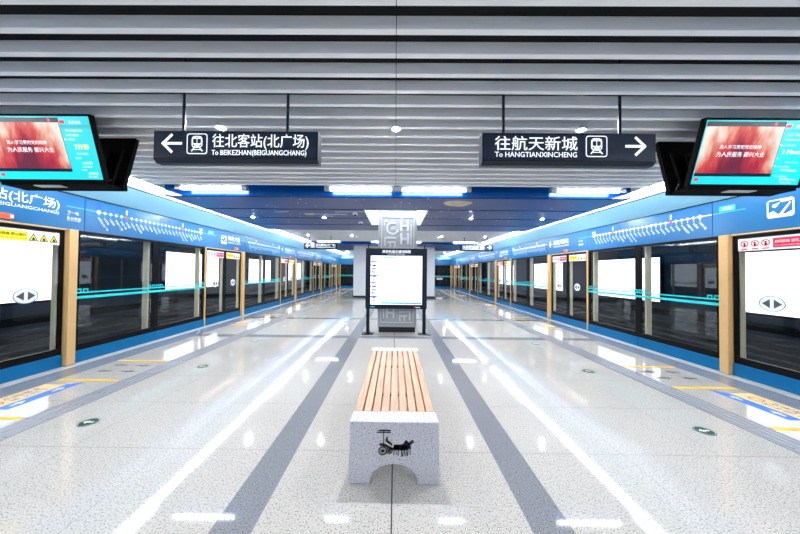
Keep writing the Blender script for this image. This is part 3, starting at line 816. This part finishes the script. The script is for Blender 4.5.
# ------------------------------------------------------------------ tracks behind the glass
for s in (-1, 1):
    sd = SIDE[s]
    b = MB(); b.box(s * 8.75, s * 8.9, -4, 29, -1.3, 3.6, 'tunnel'); struct(b.build(f'wall_{sd}'))
    b = MB()
    b.box(s * 8.60, s * 8.75, -4, 29, 0.16, 0.34, 'plenum')
    b.box(s * 8.64, s * 8.75, -4, 29, -0.9, -0.1, 'tunnel_dark')
    struct(b.build(f'trim_{sd}_cable_tray'))
    b = MB(); b.box(s * WX, s * 8.9, -4, 29, -1.4, -1.3, 'tunnel_dark'); struct(b.build(f'floor_{sd}_trackbed'))
    b = MB(); b.box(s * 5.3, s * 8.9, -4, 29, 3.5, 3.6, 'plenum'); struct(b.build(f'ceiling_{sd}_tunnel'))
    b = MB(); b.box(s * WX, s * 8.9, -4.1, -4.0, -1.3, 3.6, 'tunnel_dark'); struct(b.build(f'wall_{sd}_tunnel_back'))
    for n, x in enumerate((6.25, 7.70)):
        b = MB()
        pr = [(-0.07, 0), (0.07, 0), (0.07, 0.012), (0.012, 0.03), (0.012, 0.11), (0.035, 0.125), (0.035, 0.155), (-0.035, 0.155), (-0.035, 0.125), (-0.012, 0.11), (-0.012, 0.03), (-0.07, 0.012)]
        b.prism(pr, -4, 29, 'rail'); b.v = [Vector((s * x + p.x, p.z, -1.12 + p.y)) for p in b.v]
        tag(b.build('track_rail', recalc=True), f'steel running rail behind the {sd} glass, {"nearer to" if n == 0 else "farther from"} the platform', 'rail', f'rails of the {sd} track')
    b = MB(); b.box(s * 5.6, s * 8.3, -4, 29, -1.3, -1.12, 'cable'); struct(b.build(f'floor_{sd}_track_slab'))
    for n, z in enumerate((0.02, -0.25, -0.42, -0.62)):
        b = MB(); b.tube((s * 8.58, -4, z), (s * 8.58, 29, z), 0.028, 'cable', 8)
        tag(b.build('tunnel_cable', smooth=False), f'grey cable along the {sd} tunnel wall, {ordinal(n + 1)} from the top', 'cable', f'cables on the {sd} tunnel wall')
    spans = ((4.15, 7.2), (10.45, 13.55), (16.4, 19.2), (22.4, 25.3)) if s < 0 else ((4.0, 7.0), (9.2, 11.95), (14.5, 17.4), (20.4, 23.3))
    for n, (y0, y1) in enumerate(spans):
        t = root('advertising_lightbox', (s * 8.75, (y0 + y1) / 2, 0.62), f'{["nearest", "second nearest", "third nearest", "farthest"][n]} blank white lightbox on the {sd} tunnel wall', 'lightbox', f'lightboxes on the {sd} tunnel wall')
        z0, z1 = (0.70, 2.15) if s < 0 else (0.58, 2.03)
        b = MB(); b.box(s * 8.62, s * 8.728, y0 - 0.05, y1 + 0.05, z0 - 0.05, z1 + 0.05, 'tunnel_dark'); b.build('casing', t, bevel=0.01)
        b = MB(); b.box(s * 8.60, s * 8.6195, y0, y1, z0, z1, 'poster'); b.build('lit_panel', t)

# ------------------------------------------------------------------ silver column
t = root('column', (0.045, 7.31, 0), 'silver square column with relief panels behind the map board', 'column')
t['kind'] = 'structure'
X0, X1, Y0, Y1 = -0.43, 0.52, 6.83, 7.79
b = MB(); b.box(X0, X1, Y0, Y1, 0.13, 3.4, 'column'); b.build('shaft', t, bevel=0.012)
b = MB(); b.box(X0 + 0.03, X1 - 0.03, Y0 + 0.03, Y1 - 0.03, 0.0, 0.13, 'plinth'); b.build('plinth', t)
def relief(z0, flip):
    b = MB(front_frame((X0 + X1) / 2, Y0, z0))
    d = 0.034
    B = lambda a, c, e, f, h=d: b.box(a if not flip else -c, c if not flip else -a, e, f, 0, h, 'relief')
    B(-0.40, 0.40, 0.77, 0.79); B(-0.40, 0.40, 0.0, 0.02); B(-0.40, -0.385, 0.02, 0.77); B(0.385, 0.40, 0.02, 0.77)
    # round C with an inner character, two H shapes and fret bars
    for i in range(14):
        a = math.radians(55 + 290 * i / 13); a2 = math.radians(55 + 290 * (i + 1) / 13)
        if i < 13:
            c = lambda r, q: ((-0.13 + r * math.cos(q)) * (-1 if flip else 1), 0.50 + r * math.sin(q))
            b.prism([c(0.115, a), c(0.155, a), c(0.155, a2), c(0.115, a2)], 0, d, 'relief')
    B(-0.16, -0.05, 0.53, 0.55); B(-0.16, -0.05, 0.49, 0.51); B(-0.16, -0.05, 0.45, 0.47); B(-0.16, -0.14, 0.45, 0.55)
    for x, z in ((0.06, 0.44), (0.06, 0.12)):
        B(x, x + 0.05, z, z + 0.27); B(x + 0.16, x + 0.21, z, z + 0.27); B(x + 0.05, x + 0.16, z + 0.10, z + 0.15)
    B(-0.33, -0.05, 0.25, 0.29); B(-0.33, -0.29, 0.07, 0.25); B(-0.25, -0.05, 0.15, 0.19); B(-0.20, -0.16, 0.05, 0.15); B(-0.09, -0.05, 0.05, 0.15)
    B(-0.34, -0.26, 0.66, 0.70); B(-0.34, -0.31, 0.58, 0.66); B(0.06, 0.14, 0.735, 0.755, 0.015); B(0.31, 0.34, 0.10, 0.60)
    b.build('relief_panel', t, bevel=0.004)
relief(2.03, False); relief(1.20, True); relief(0.24, True)

# ------------------------------------------------------------------ map board
t = root('map_board', (0.02, 6.68, 0), 'freestanding navy framed map board with a glowing white map before the silver column', 'notice board')
bx0, bx1, by = -0.705, 0.745, 6.62
b = MB()
for x0, x1, z0, z1 in ((bx0, bx1, 1.855, 2.03), (bx0, bx1, 0.60, 0.70), (bx0, bx0 + 0.115, 0.70, 1.855), (bx1 - 0.115, bx1, 0.70, 1.855)):
    b.box(x0, x1, by, by + 0.12, z0, z1, 'navy_frame')
b.box(bx0 + 0.1, bx1 - 0.1, by + 0.06, by + 0.12, 0.65, 1.9, 'navy_frame')
b.build('frame', t, bevel=0.004)
b = MB(); b.box(bx0 + 0.115, bx1 - 0.115, by + 0.03, by + 0.055, 0.70, 1.855, 'board'); pn = b.build('lit_map', t)
b = MB(front_frame((bx0 + bx1) / 2, by + 0.0295, 0))
b.box(-0.32, -0.03, 1.805, 1.83, 0, 0.001, 'cyan'); b.box(-0.36, 0.60, 0.715, 0.755, 0, 0.001, 'cyan')
b.build('cyan_heading', pn)
for i in range(13):
    b = MB(front_frame(bx0 + 0.20, by + 0.0295, 1.80 - i * 0.083))
    k = ('icon_grey', 'icon_grey', 'icon_blue', 'icon_green', 'icon_grey', 'icon_green', 'icon_pink', 'icon_grey', 'icon_pink', 'icon_blue', 'icon_blue', 'icon_blue', 'icon_green')[i]
    w = 0.068 + 0.012 * (i % 3)
    b.box(-w, w, -0.012, 0.012, 0, 0.001, k); b.box(-w * 0.8, w * 0.5, -0.038, -0.020, 0, 0.001, k if i % 2 else 'icon_grey')
    if i % 3 == 2: b.prism([(-w, 0.012), (w, 0.012), (0.01, -0.03)], 0.0011, 0.0015, k)
    if i % 3 == 1: b.disc(-w * 0.4, 0.02, 0.014, 0, 0.001, k, 10)
    b.build('legend_entry', pn)
b = MB(front_frame((bx0 + bx1) / 2, by - 0.0005, 0))
b.text('西安轨道交通线网图', 0, 1.925, 0.075, 'white_lit', 0.0008, 'c', bold=0.015)
b.text('RAIL TRANSIT NETWORK MAP', 0, 1.885, 0.03, 'white_lit', 0.0008, 'c', res=1)
b.build('heading_lettering', t)
b = MB(front_frame((bx0 + bx1) / 2, by - 0.0005, 0))
b.disc(0.43, 0.64, 0.016, 0, 0.001, 'red', 12); b.box(0.455, 0.57, 0.63, 0.65, 0, 0.001, 'white'); b.box(-0.60, -0.50, 0.635, 0.655, 0, 0.001, 'cyan')
b.build('footer_mark', t)
for x in (bx0 + 0.055, bx1 - 0.055):
    b = MB(); b.box(x - 0.035, x + 0.035, by + 0.121, by + 0.18, 0.012, 1.5, 'navy_frame'); b.box(x - 0.035, x + 0.035, by + 0.03, by + 0.121, 0.012, 0.599, 'navy_frame')
    b.box(x - 0.012, x + 0.012, by + 0.05, by + 0.075, 2.03, 2.13, 'navy_frame')
    lg = b.build('leg', t, bevel=0.004)
    b = MB(); b.box(x - 0.14, x + 0.14, by - 0.06, by + 0.19, 0.0, 0.012, 'navy_frame'); b.build('foot_plate', lg, bevel=0.003)

# ------------------------------------------------------------------ bench
t = root('bench', (0.002, 2.93, 0), 'granite and timber bench on the platform centre line before the map board', 'bench')
def stone_end(y0, y1, name):
    hw, h, c = 0.317, 0.43, 0.002
    p = [(-hw, 0), (-0.167, 0)]
    for i in range(13):
        a = PI - PI * i / 12
        p.append((0.167 * math.cos(a), 0.138 * math.sin(a) ** 0.85 if 0 < i < 12 else 0.0))
    p = p[:2] + p[3:-1] + [(0.167, 0), (hw, 0), (hw - 0.006, h), (-hw + 0.006, h)]
    b = MB(Matrix(((1, 0, 0, c), (0, 0, -1, y1), (0, 1, 0, 0), (0, 0, 0, 1))))
    b.prism(p, 0, y1 - y0, 'bench_stone')
    return b.build(name, t, bevel=0.006)
front = stone_end(1.972, 2.125, 'stone_end'); back = stone_end(3.73, 3.885, 'stone_end')
b = MB(); b.box(-0.245, 0.249, 2.125, 3.73, 0.30, 0.36, 'bench_stone'); b.build('stone_beam', t, bevel=0.004)
for y in (2.55, 3.30):
    b = MB(); b.box(-0.295, 0.30, y - 0.02, y + 0.02, 0.36, 0.385, 'lampmetal'); b.build('cross_rail', t)
n = 9
for i in range(n):
    wdt = 0.605 / n
    x0 = 0.002 - 0.3025 + i * wdt
    b = MB(); b.box(x0 + 0.0055, x0 + wdt - 0.0055, 2.127, 3.728, 0.385 if 0 < i < n - 1 else 0.33, 0.428, 'wood'); b.build('seat_slat', t, bevel=0.004)
# etched chariot
b = MB(front_frame(0.006, 1.9718, 0.022))
U = lambda u, v: ((u - 300) / 11.87 * 1.985 / 280 + 0.006, EYE - ((420 + v / 11.87) - 271.5 + 0.5) * 1.985 / 280)
def poly(*pts): b.prism([U(*p) for p in pts], 0, 0.0012, 'etched')
def ln(x0, y0, x1, y1, w): b.bar(*U(x0, y0), *U(x1, y1), 1.4 * w / 11.87 * 1.985 / 280, 0, 0.0012, 'etched')
k_ = 1.985 / 280 / 11.87
poly((92, 127), (120, 114), (225, 114), (247, 127), (240, 134), (100, 134)); ln(78, 147, 246, 147, 9); ln(160, 130, 160, 280, 7)
for cx, cy, r in ((150, 360, 52), (228, 356, 40)):
    c = U(cx, cy); b.ring(c[0], c[1], (r - 13) * k_, r * k_, 0, 0.0012, 'etched', 24); b.disc(c[0], c[1], 17 * k_, 0, 0.0012, 'etched', 12)
    for q in range(6):
        a = q * PI / 6 + 0.2
        b.bar(c[0] - (r - 8) * k_ * math.cos(a), c[1] - (r - 8) * k_ * math.sin(a), c[0] + (r - 8) * k_ * math.cos(a), c[1] + (r - 8) * k_ * math.sin(a), 5 * k_, 0, 0.0012, 'etched')
poly((186, 215), (204, 184), (213, 236), (238, 252), (268, 286), (252, 298), (212, 272), (182, 250))
poly((106, 278), (160, 268), (205, 290), (285, 332), (265, 352), (180, 316), (115, 300))
poly((278, 296), (346, 288), (348, 345), (272, 347)); poly((354, 300), (392, 298), (398, 346), (354, 346))
poly((276, 300), (300, 286), (352, 288), (392, 286), (440, 300), (452, 346), (392, 352), (276, 350))
poly((378, 282), (430, 238), (462, 262), (486, 330), (430, 338), (396, 322)); poly((436, 292), (468, 250), (490, 230), (512, 230), (506, 242), (522, 256), (494, 272), (462, 305))
poly((398, 262), (415, 234), (430, 232), (440, 250), (420, 268))
for x0, y0, x1, y1, w in ((284, 340, 280, 412, 8), (306, 345, 312, 405, 7), (334, 340, 330, 414, 8), (366, 342, 376, 424, 9), (390, 345, 384, 420, 8), (402, 335, 414, 418, 9),
                          (424, 335, 432, 408, 7), (446, 335, 440, 414, 8), (468, 330, 474, 404, 7), (280, 290, 440, 284, 6)):
    ln(x0, y0, x1, y1, w)
b.build('etched_chariot', front)

# ------------------------------------------------------------------ hanging signs
def train_icon(b, cx, cz, w, k):
    q = w / 2
    b.rrect(cx - q, cx + q, cz - q, cz + q, w * 0.12, 0.0, 0.001, k)
    b.rrect(cx - q + 0.008, cx + q - 0.008, cz - q + 0.008, cz + q - 0.008, w * 0.10, 0.0011, 0.0014, 'navy_lit')
    b.rrect(cx - 0.26 * w, cx + 0.26 * w, cz - 0.20 * w, cz + 0.38 * w, w * 0.16, 0.0015, 0.0018, k)
    b.rrect(cx - 0.19 * w, cx + 0.19 * w, cz + 0.02 * w, cz + 0.24 * w, w * 0.05, 0.0019, 0.0021, 'navy_lit')
    b.box(cx - 0.015 * w, cx + 0.015 * w, cz + 0.02 * w, cz + 0.24 * w, 0.0022, 0.0024, k)
    b.box(cx - 0.08 * w, cx + 0.08 * w, cz + 0.28 * w, cz + 0.31 * w, 0.0019, 0.0021, 'navy_lit')
    for s in (-1, 1):
        b.disc(cx + s * 0.16 * w, cz - 0.08 * w, 0.045 * w, 0.0019, 0.0021, 'navy_lit', 10)
        b.bar(cx + s * 0.14 * w, cz - 0.21 * w, cx + s * 0.27 * w, cz - 0.36 * w, 0.06 * w, 0.0015, 0.0018, k)
    b.box(cx - 0.2 * w, cx + 0.2 * w, cz - 0.30 * w, cz - 0.265 * w, 0.0015, 0.0018, k)
def hanging_sign(x0, x1, y, north, label, top=3.42):
    W = x1 - x0
    z0, z1 = 2.385, 2.675
    t = root('hanging_sign', ((x0 + x1) / 2, y, z1), label, 'direction sign', 'hanging direction signs')
    b = MB()
    # box with a slanted lower lip
    pr = [(y, z1), (y + 0.10, z1), (y + 0.10, z0 + 0.035), (y + 0.085, z0 + 0.02), (y + 0.03, z0 + 0.02), (y - 0.004, z0 + 0.047), (y - 0.004, z0 + 0.055), (y, z0 + 0.055)]
    b.prism(pr, x0, x1, 'navy'); b.v = [Vector((p.z, p.x, p.y)) for p in b.v]
    b.build('housing', t, bevel=0.003, recalc=True)
    b = MB(front_frame(x0, y, z0)); b.box(0.018, W - 0.018, 0.06, 0.28, 0.0002, 0.003, 'navy_lit'); fp = b.build('face_panel', t)
    b = MB(front_frame(x0, y - 0.0032, z0))
    sc = W / 648.0
    zc = 0.18
    k = 'white_lit'
    if north:
        a0 = 36 * sc
        b.bar(a0, zc, a0 + 0.17, zc, 0.022, 0, 0.001, k); b.bar(a0, zc - 0.005, a0 + 0.085, zc + 0.078, 0.022, 0, 0.001, k); b.bar(a0, zc + 0.005, a0 + 0.085, zc - 0.078, 0.022, 0, 0.001, k)
        b.build('arrow_mark', fp); b = MB(front_frame(x0, y - 0.0032, z0)); train_icon(b, 173 * sc, zc - 0.003, 0.178, k)
        b.build('train_symbol', fp); b = MB(front_frame(x0, y - 0.0032, z0))
        b.text('往北客站(北广场)', 233 * sc, 0.158, 0.125, k, 0.0008, width=378 * sc, bold=0.012, res=3)
        b.text('To BEIKEZHAN(BEIGUANGCHANG)', 231 * sc, 0.082, 0.062, k, 0.0008, width=372 * sc, bold=0.02, res=2)
    else:
        sc = W / 683.0
        b.text('往航天新城', 50 * sc, 0.150, 0.130, k, 0.0008, width=324 * sc, bold=0.014, res=3)
        b.text('To HANGTIANXINCHENG', 50 * sc, 0.082, 0.062, k, 0.0008, width=322 * sc, bold=0.02, res=2)
        b.build('lettering', fp); b = MB(front_frame(x0, y - 0.0032, z0)); train_icon(b, 449 * sc, zc - 0.003, 0.182, k)
        b.build('train_symbol', fp); b = MB(front_frame(x0, y - 0.0032, z0))
        a0 = 640 * sc
        b.bar(a0, zc, a0 - 0.17, zc, 0.022, 0, 0.001, k); b.bar(a0, zc - 0.005, a0 - 0.085, zc + 0.078, 0.022, 0, 0.001, k); b.bar(a0, zc + 0.005, a0 - 0.085, zc - 0.078, 0.022, 0, 0.001, k)
    b.build('lettering' if north else 'arrow_mark', fp)
    for f in ((0.155, 0.80) if north else (0.135, 0.82)):
        x = x0 + f * W
        b = MB(); b.tube((x, y + 0.05, z1 - 0.002), (x, y + 0.05, top), 0.012, 'navy', 12); rd = b.build('hanging_rod', t)
        b = MB(); b.tube((x, y + 0.05, z1), (x, y + 0.05, z1 + 0.012), 0.028, 'navy', 14); b.build('rod_collar', rd)
    return t
hanging_sign(-2.095, -0.675, 2.38, True, 'near hanging sign with a left arrow, navy with white lettering')
hanging_sign(0.73, 2.205, 2.38, False, 'near hanging sign with a right arrow, navy with white lettering')
hanging_sign(-3.93, -2.50, 11.95, True, 'small far hanging sign with a left arrow beyond the starry panels')
hanging_sign(2.80, 4.25, 12.2, False, 'small far hanging sign with a right arrow beyond the starry panels')

# ------------------------------------------------------------------ double monitors
def monitor_pair(x0, x1, s, label):
    W = x1 - x0
    xc = (x0 + x1) / 2
    t = root('hanging_monitor', (xc, 2.9, 3.0), label, 'monitor', 'hanging double monitors')
    for face, (yb, yt, zb, zt) in (('front', (2.80, 2.63, 2.35, 2.955)), ('rear', (3.0, 3.14, 2.35, 2.945))):
        sgn = -1 if face == 'front' else 1
        up = Vector((0, yt - yb, zt - zb)); H = up.length; up.normalize()
        xd = Vector((1, 0, 0)) * (1 if face == 'front' else -1)
        nrm = xd.cross(up)
        T = Matrix((
            (xd.x, up.x, nrm.x, xc), (xd.y, up.y, nrm.y, yb), (xd.z, up.z, nrm.z, zb), (0, 0, 0, 1)))
        w = W / 2
        b = MB(T)
        b.rrect(-w, w, 0, H, 0.012, -0.035, 0.0, 'plastic')
        for a, c, e, f in ((-w, w, 0, 0.03), (-w, w, H - 0.018, H), (-w, -w + 0.022, 0.03, H - 0.018), (w - 0.022, w, 0.03, H - 0.018)):
            b.box(a, c, e, f, 0.0, 0.008, 'plastic')
        b.box(-w * 0.55, w * 0.55, H * 0.25, H * 0.7, -0.06, -0.035, 'plastic')
        mo = b.build('monitor_casing', t, bevel=0.002)
        wi = w - 0.022; e0, e1 = 0.03, H - 0.018
        b = MB(T)
        b.box(-wi, wi, e0, e1, 0.0, 0.001, 'teal_lit')
        vx0, vx1 = -wi + 0.015, wi - 0.30
        b.prism([(vx0, e0 + 0.075), (vx1 + 0.005, e0 + 0.075), (vx1 - 0.005, e1 - 0.012), (vx0, e1 - 0.012)], 0.0011, 0.0014, 'dark_lit')
        cx = wi - 0.17
        if s < 0:
            lines = (('西安地铁', cx + 0.02, 0.545, 0.030, 'screen_white'), ('开往北客站方向', cx - 0.01, 0.475, 0.024, 'screen_yellow'), ('神舟大道站', cx - 0.03, 0.435, 0.024, 'screen_white'), ('第一趟列车', cx - 0.07, 0.395, 0.022, 'screen_yellow'),
                     ('7分钟', cx + 0.03, 0.315, 0.058, 'screen_yellow'), ('开往 北客站', cx + 0.02, 0.265, 0.022, 'screen_white'), ('第二趟', cx - 0.03, 0.225, 0.02, 'screen_yellow'),
                     ('16分钟', cx + 0.05, 0.175, 0.034, 'screen_yellow'), ('开往 北客站', cx + 0.04, 0.145, 0.018, 'screen_white'), ('第三趟', cx, 0.115, 0.018, 'screen_yellow'), ('25分钟', cx + 0.08, 0.075, 0.034, 'screen_yellow'), ('开往 北客站', cx + 0.07, 0.048, 0.018, 'screen_white'))
        else:
            lines = (('西安地铁', cx + 0.02, 0.545, 0.030, 'screen_white'), ('Line 4  This Train', cx, 0.475, 0.026, 'screen_white'), ('Hangtianxincheng', cx - 0.01, 0.435, 0.026, 'screen_yellow'), ('The next train', cx - 0.06, 0.385, 0.026, 'screen_yellow'),
                     ('2 Minutes', cx + 0.02, 0.315, 0.056, 'screen_yellow'), ('To', cx - 0.11, 0.265, 0.024, 'screen_yellow'), ('Hangtianxincheng', cx + 0.03, 0.235, 0.018, 'screen_yellow'), ('The second train', cx - 0.05, 0.195, 0.022, 'screen_yellow'),
                     ('14 Minutes', cx + 0.03, 0.155, 0.036, 'screen_yellow'), ('The third train', cx - 0.03, 0.105, 0.020, 'screen_yellow'), ('24 Minutes', cx + 0.05, 0.07, 0.036, 'screen_yellow'), ('Hangtianxincheng', cx + 0.04, 0.046, 0.016, 'screen_yellow'))
        for body, x, z, sz, kk in lines: b.text(body, x, z, sz, kk, 0.0016, 'c', res=1, bold=0.012 if sz > 0.05 else 0.0)
        b.box(cx - 0.13, cx - 0.08, 0.545, 0.575, 0.0011, 0.0016, 'screen_red')
        b.box(cx - 0.135, wi - 0.01, 0.512, 0.530, 0.0011, 0.0013, 'cyan')
        b.disc(vx1 - 0.10, e1 - 0.032, 0.014, 0.0015, 0.0018, 'screen_red', 10)
        b.box(-wi + 0.03, -wi + 0.07, e0 + 0.03, e0 + 0.058, 0.0011, 0.0016, 'screen_red')
        sc_ = b.build('screen', mo)
        b = MB(T)
        b.prism([(vx0, e0 + 0.105), (vx1, e0 + 0.105), (vx1 - 0.01, e1 - 0.055), (vx0, e1 - 0.055)], 0.0015, 0.0018, 'video')
        b.build('video_picture', mo)
        b = MB(T)
        b.text('深入学习贯彻党的精神', (vx0 + vx1) / 2, 0.36, 0.040, 'screen_white', 0.0022, 'c', res=1)
        b.build('caption', mo); b = MB(T)
        b.text('为人民服务 振兴大业', (vx0 + vx1) / 2 + 0.02, 0.29, 0.05, 'screen_white', 0.0022, 'c', res=1)
        b.build('caption', mo)
    b = MB(); b.box(x0 + 0.02, x1 - 0.02, 2.80, 3.0, 2.325, 2.352, 'plastic'); b.box(x0, x1, 2.97, 3.02, 2.325, 2.37, 'plastic'); tr = b.build('base_tray', t, bevel=0.003)
    xi = x1 - 0.30 if s < 0 else x0 + 0.05
    b = MB(); b.box(x0 + 0.35 if s < 0 else x0 + 0.42, x0 + 0.62 if s < 0 else x0 + 0.70, 2.805, 2.87, 2.318, 2.325, 'steel'); b.build('service_hatch', tr)
    xe = x1 if s < 0 else x0
    b = MB(); b.box(min(xe, xe - s * 0.0) - 0.09 if s < 0 else xe + 0.02, xe - 0.02 if s < 0 else xe + 0.09, 3.0205, 3.022, 2.335, 2.350, 'steel'); b.build('rating_plate', tr)
    b = MB()
    b.tube((xc, 2.9, 2.35), (xc, 2.9, 3.42), 0.035, 'plastic', 16); b.tube((xc, 2.9, 3.0), (xc, 2.9, 3.012), 0.09, 'plastic', 18); b.build('mounting_pole', t)
    for x in (x0 + 0.1, x1 - 0.1):
        for ya, yb_ in ((2.86, 2.74), (2.94, 3.06)):
            b = MB(); b.tube((x, ya, 2.36), (x, yb_, 2.80), 0.012, 'plastic', 8); b.build('brace', t)
    b = MB()
    xq = x1 - 0.12 if s < 0 else x0 + 0.12
    pts = [(xq - 0.1, 2.93, 2.36), (xq - 0.05, 2.95, 2.42), (xq + 0.0, 3.0, 2.45), (xq + 0.05, 3.03, 2.52)]
    for p, q in zip(pts, pts[1:]): b.tube(p, q, 0.005, 'cable', 6)
    b.build('loose_cable', t)
monitor_pair(-4.035, -2.93, -1, 'double-sided hanging monitor near the left fascia, screen timing the next trains in Chinese')
monitor_pair(2.895, 4.00, 1, 'double-sided hanging monitor near the right fascia, screen timing the next trains in English')

# ------------------------------------------------------------------ floor markings
for s in (-1, 1):
    sd = SIDE[s]
    for k in range(5):
        dy = PER * k
        nk = NEAR[k]
        for i, (y, nm) in enumerate(((2.75, 'near'), (3.71, 'middle'), (4.52, 'far'))):
            b = MB(); b.box(s * 3.65, s * 4.46, y + dy - 0.028, y + dy + 0.028, 0.0, 0.002, 'ylane')
            tag(b.build('queue_line'), f'{nm} yellow queue line before the {nk} {sd} door pair', 'floor marking', f'queue lines on the {sd}')
        t = root('floor_sticker', (s * 4.27, 3.25 + dy, 0), f'blue and yellow boarding sticker before the {nk} {sd} door pair', 'floor sticker', f'boarding stickers on the {sd}')
        e = lambda a: (s * a)
        def flat(pts, z0, z1, kk, name, par):
            b = MB(); b.prism([(s * x, y + dy) for x, y in pts], z0, z1, kk); return b.build(name, par, recalc=True)
        bl = flat([(4.04, 2.92), (4.18, 2.92), (4.18, 3.56), (4.04, 3.64)], 0.0, 0.002, 'sticker_b', 'blue_band', t)
        ye = flat([(4.18, 2.92), (4.45, 2.92), (4.45, 3.56), (4.18, 3.56)], 0.0, 0.002, 'sticker_y', 'yellow_band', t)
        b = MB()
        for y in (3.05, 3.42):
            b.prism([(s * (4.11 + q * 0.045), y + dy + w_) for q, w_ in ((-1, 0), (0, 0.07), (1, 0), (0.35, 0), (0.35, -0.06), (-0.35, -0.06), (-0.35, 0))], 0.0021, 0.0026, 'white')
        b.build('arrow', bl, recalc=True)
        T = Matrix(((0, -s, 0, s * 4.31), (-s * -1 if False else (1 if s < 0 else -1), 0, 0, 3.2 + dy), (0, 0, 1, 0.0022), (0, 0, 0, 1)))
        b = MB(T)
        b.text('先下后上', -0.10, 0.01, 0.09, 'icon_blue', 0.0003, res=1); b.text('文明乘车', -0.10, -0.09, 0.09, 'icon_blue', 0.0003, res=1)
        b.ring(-0.19, 0, 0.05, 0.065, 0.0, 0.0006, 'red', 18)
        b.build('lettering', ye)
        for i, (x, y, nm) in enumerate(((4.21, 4.05, 'near wall-side'), (3.86, 4.05, 'near inner'), (4.21, 4.30, 'far wall-side'), (3.86, 4.30, 'far inner'))):
            b = MB(Matrix.Translation((s * x, y + dy, 0)))
            b.prism([(-0.10, -0.018), (0.01, -0.018), (0.0, -0.05), (0.10, 0.0), (0.0, 0.05), (0.01, 0.018), (-0.10, 0.018)] if i % 2 else [(0.10, -0.018), (-0.01, -0.018), (0.0, -0.05), (-0.10, 0.0), (0.0, 0.05), (-0.01, 0.018), (0.10, 0.018)], 0, 0.002, 'grey_print')
            tag(b.build('floor_arrow', recalc=True), f'{nm} small dark arrow between yellow lines at the {nk} {sd} doors', 'floor marking', f'waiting arrows on the {sd}')
    for i in range(12):
        y = 2.70 + 1.595 * i
        t = root('exit_marker', (s * 2.94, y, 0), f'round dark green exit marker set in the floor, {ordinal(i + 1)} nearest of the {sd} row', 'floor marker', f'exit markers on the {sd}')
        b = MB(Matrix.Translation((s * 2.94, y, 0))); b.disc(0, 0, 0.08, 0, 0.003, 'exit_green', 28); b.ring(0, 0, 0.071, 0.076, 0.003, 0.0034, 'steel', 28); b.build('disc', t)
        b = MB(Matrix.Translation((s * 2.94, y, 0))); m_ = -1
        b.prism([(m_ * -0.045, -0.010), (m_ * 0.015, -0.010), (m_ * 0.008, -0.03), (m_ * 0.052, 0), (m_ * 0.008, 0.03), (m_ * 0.015, 0.010), (m_ * -0.045, 0.010)], 0.003, 0.0038, 'exit_glow'); b.build('arrow', t, recalc=True)
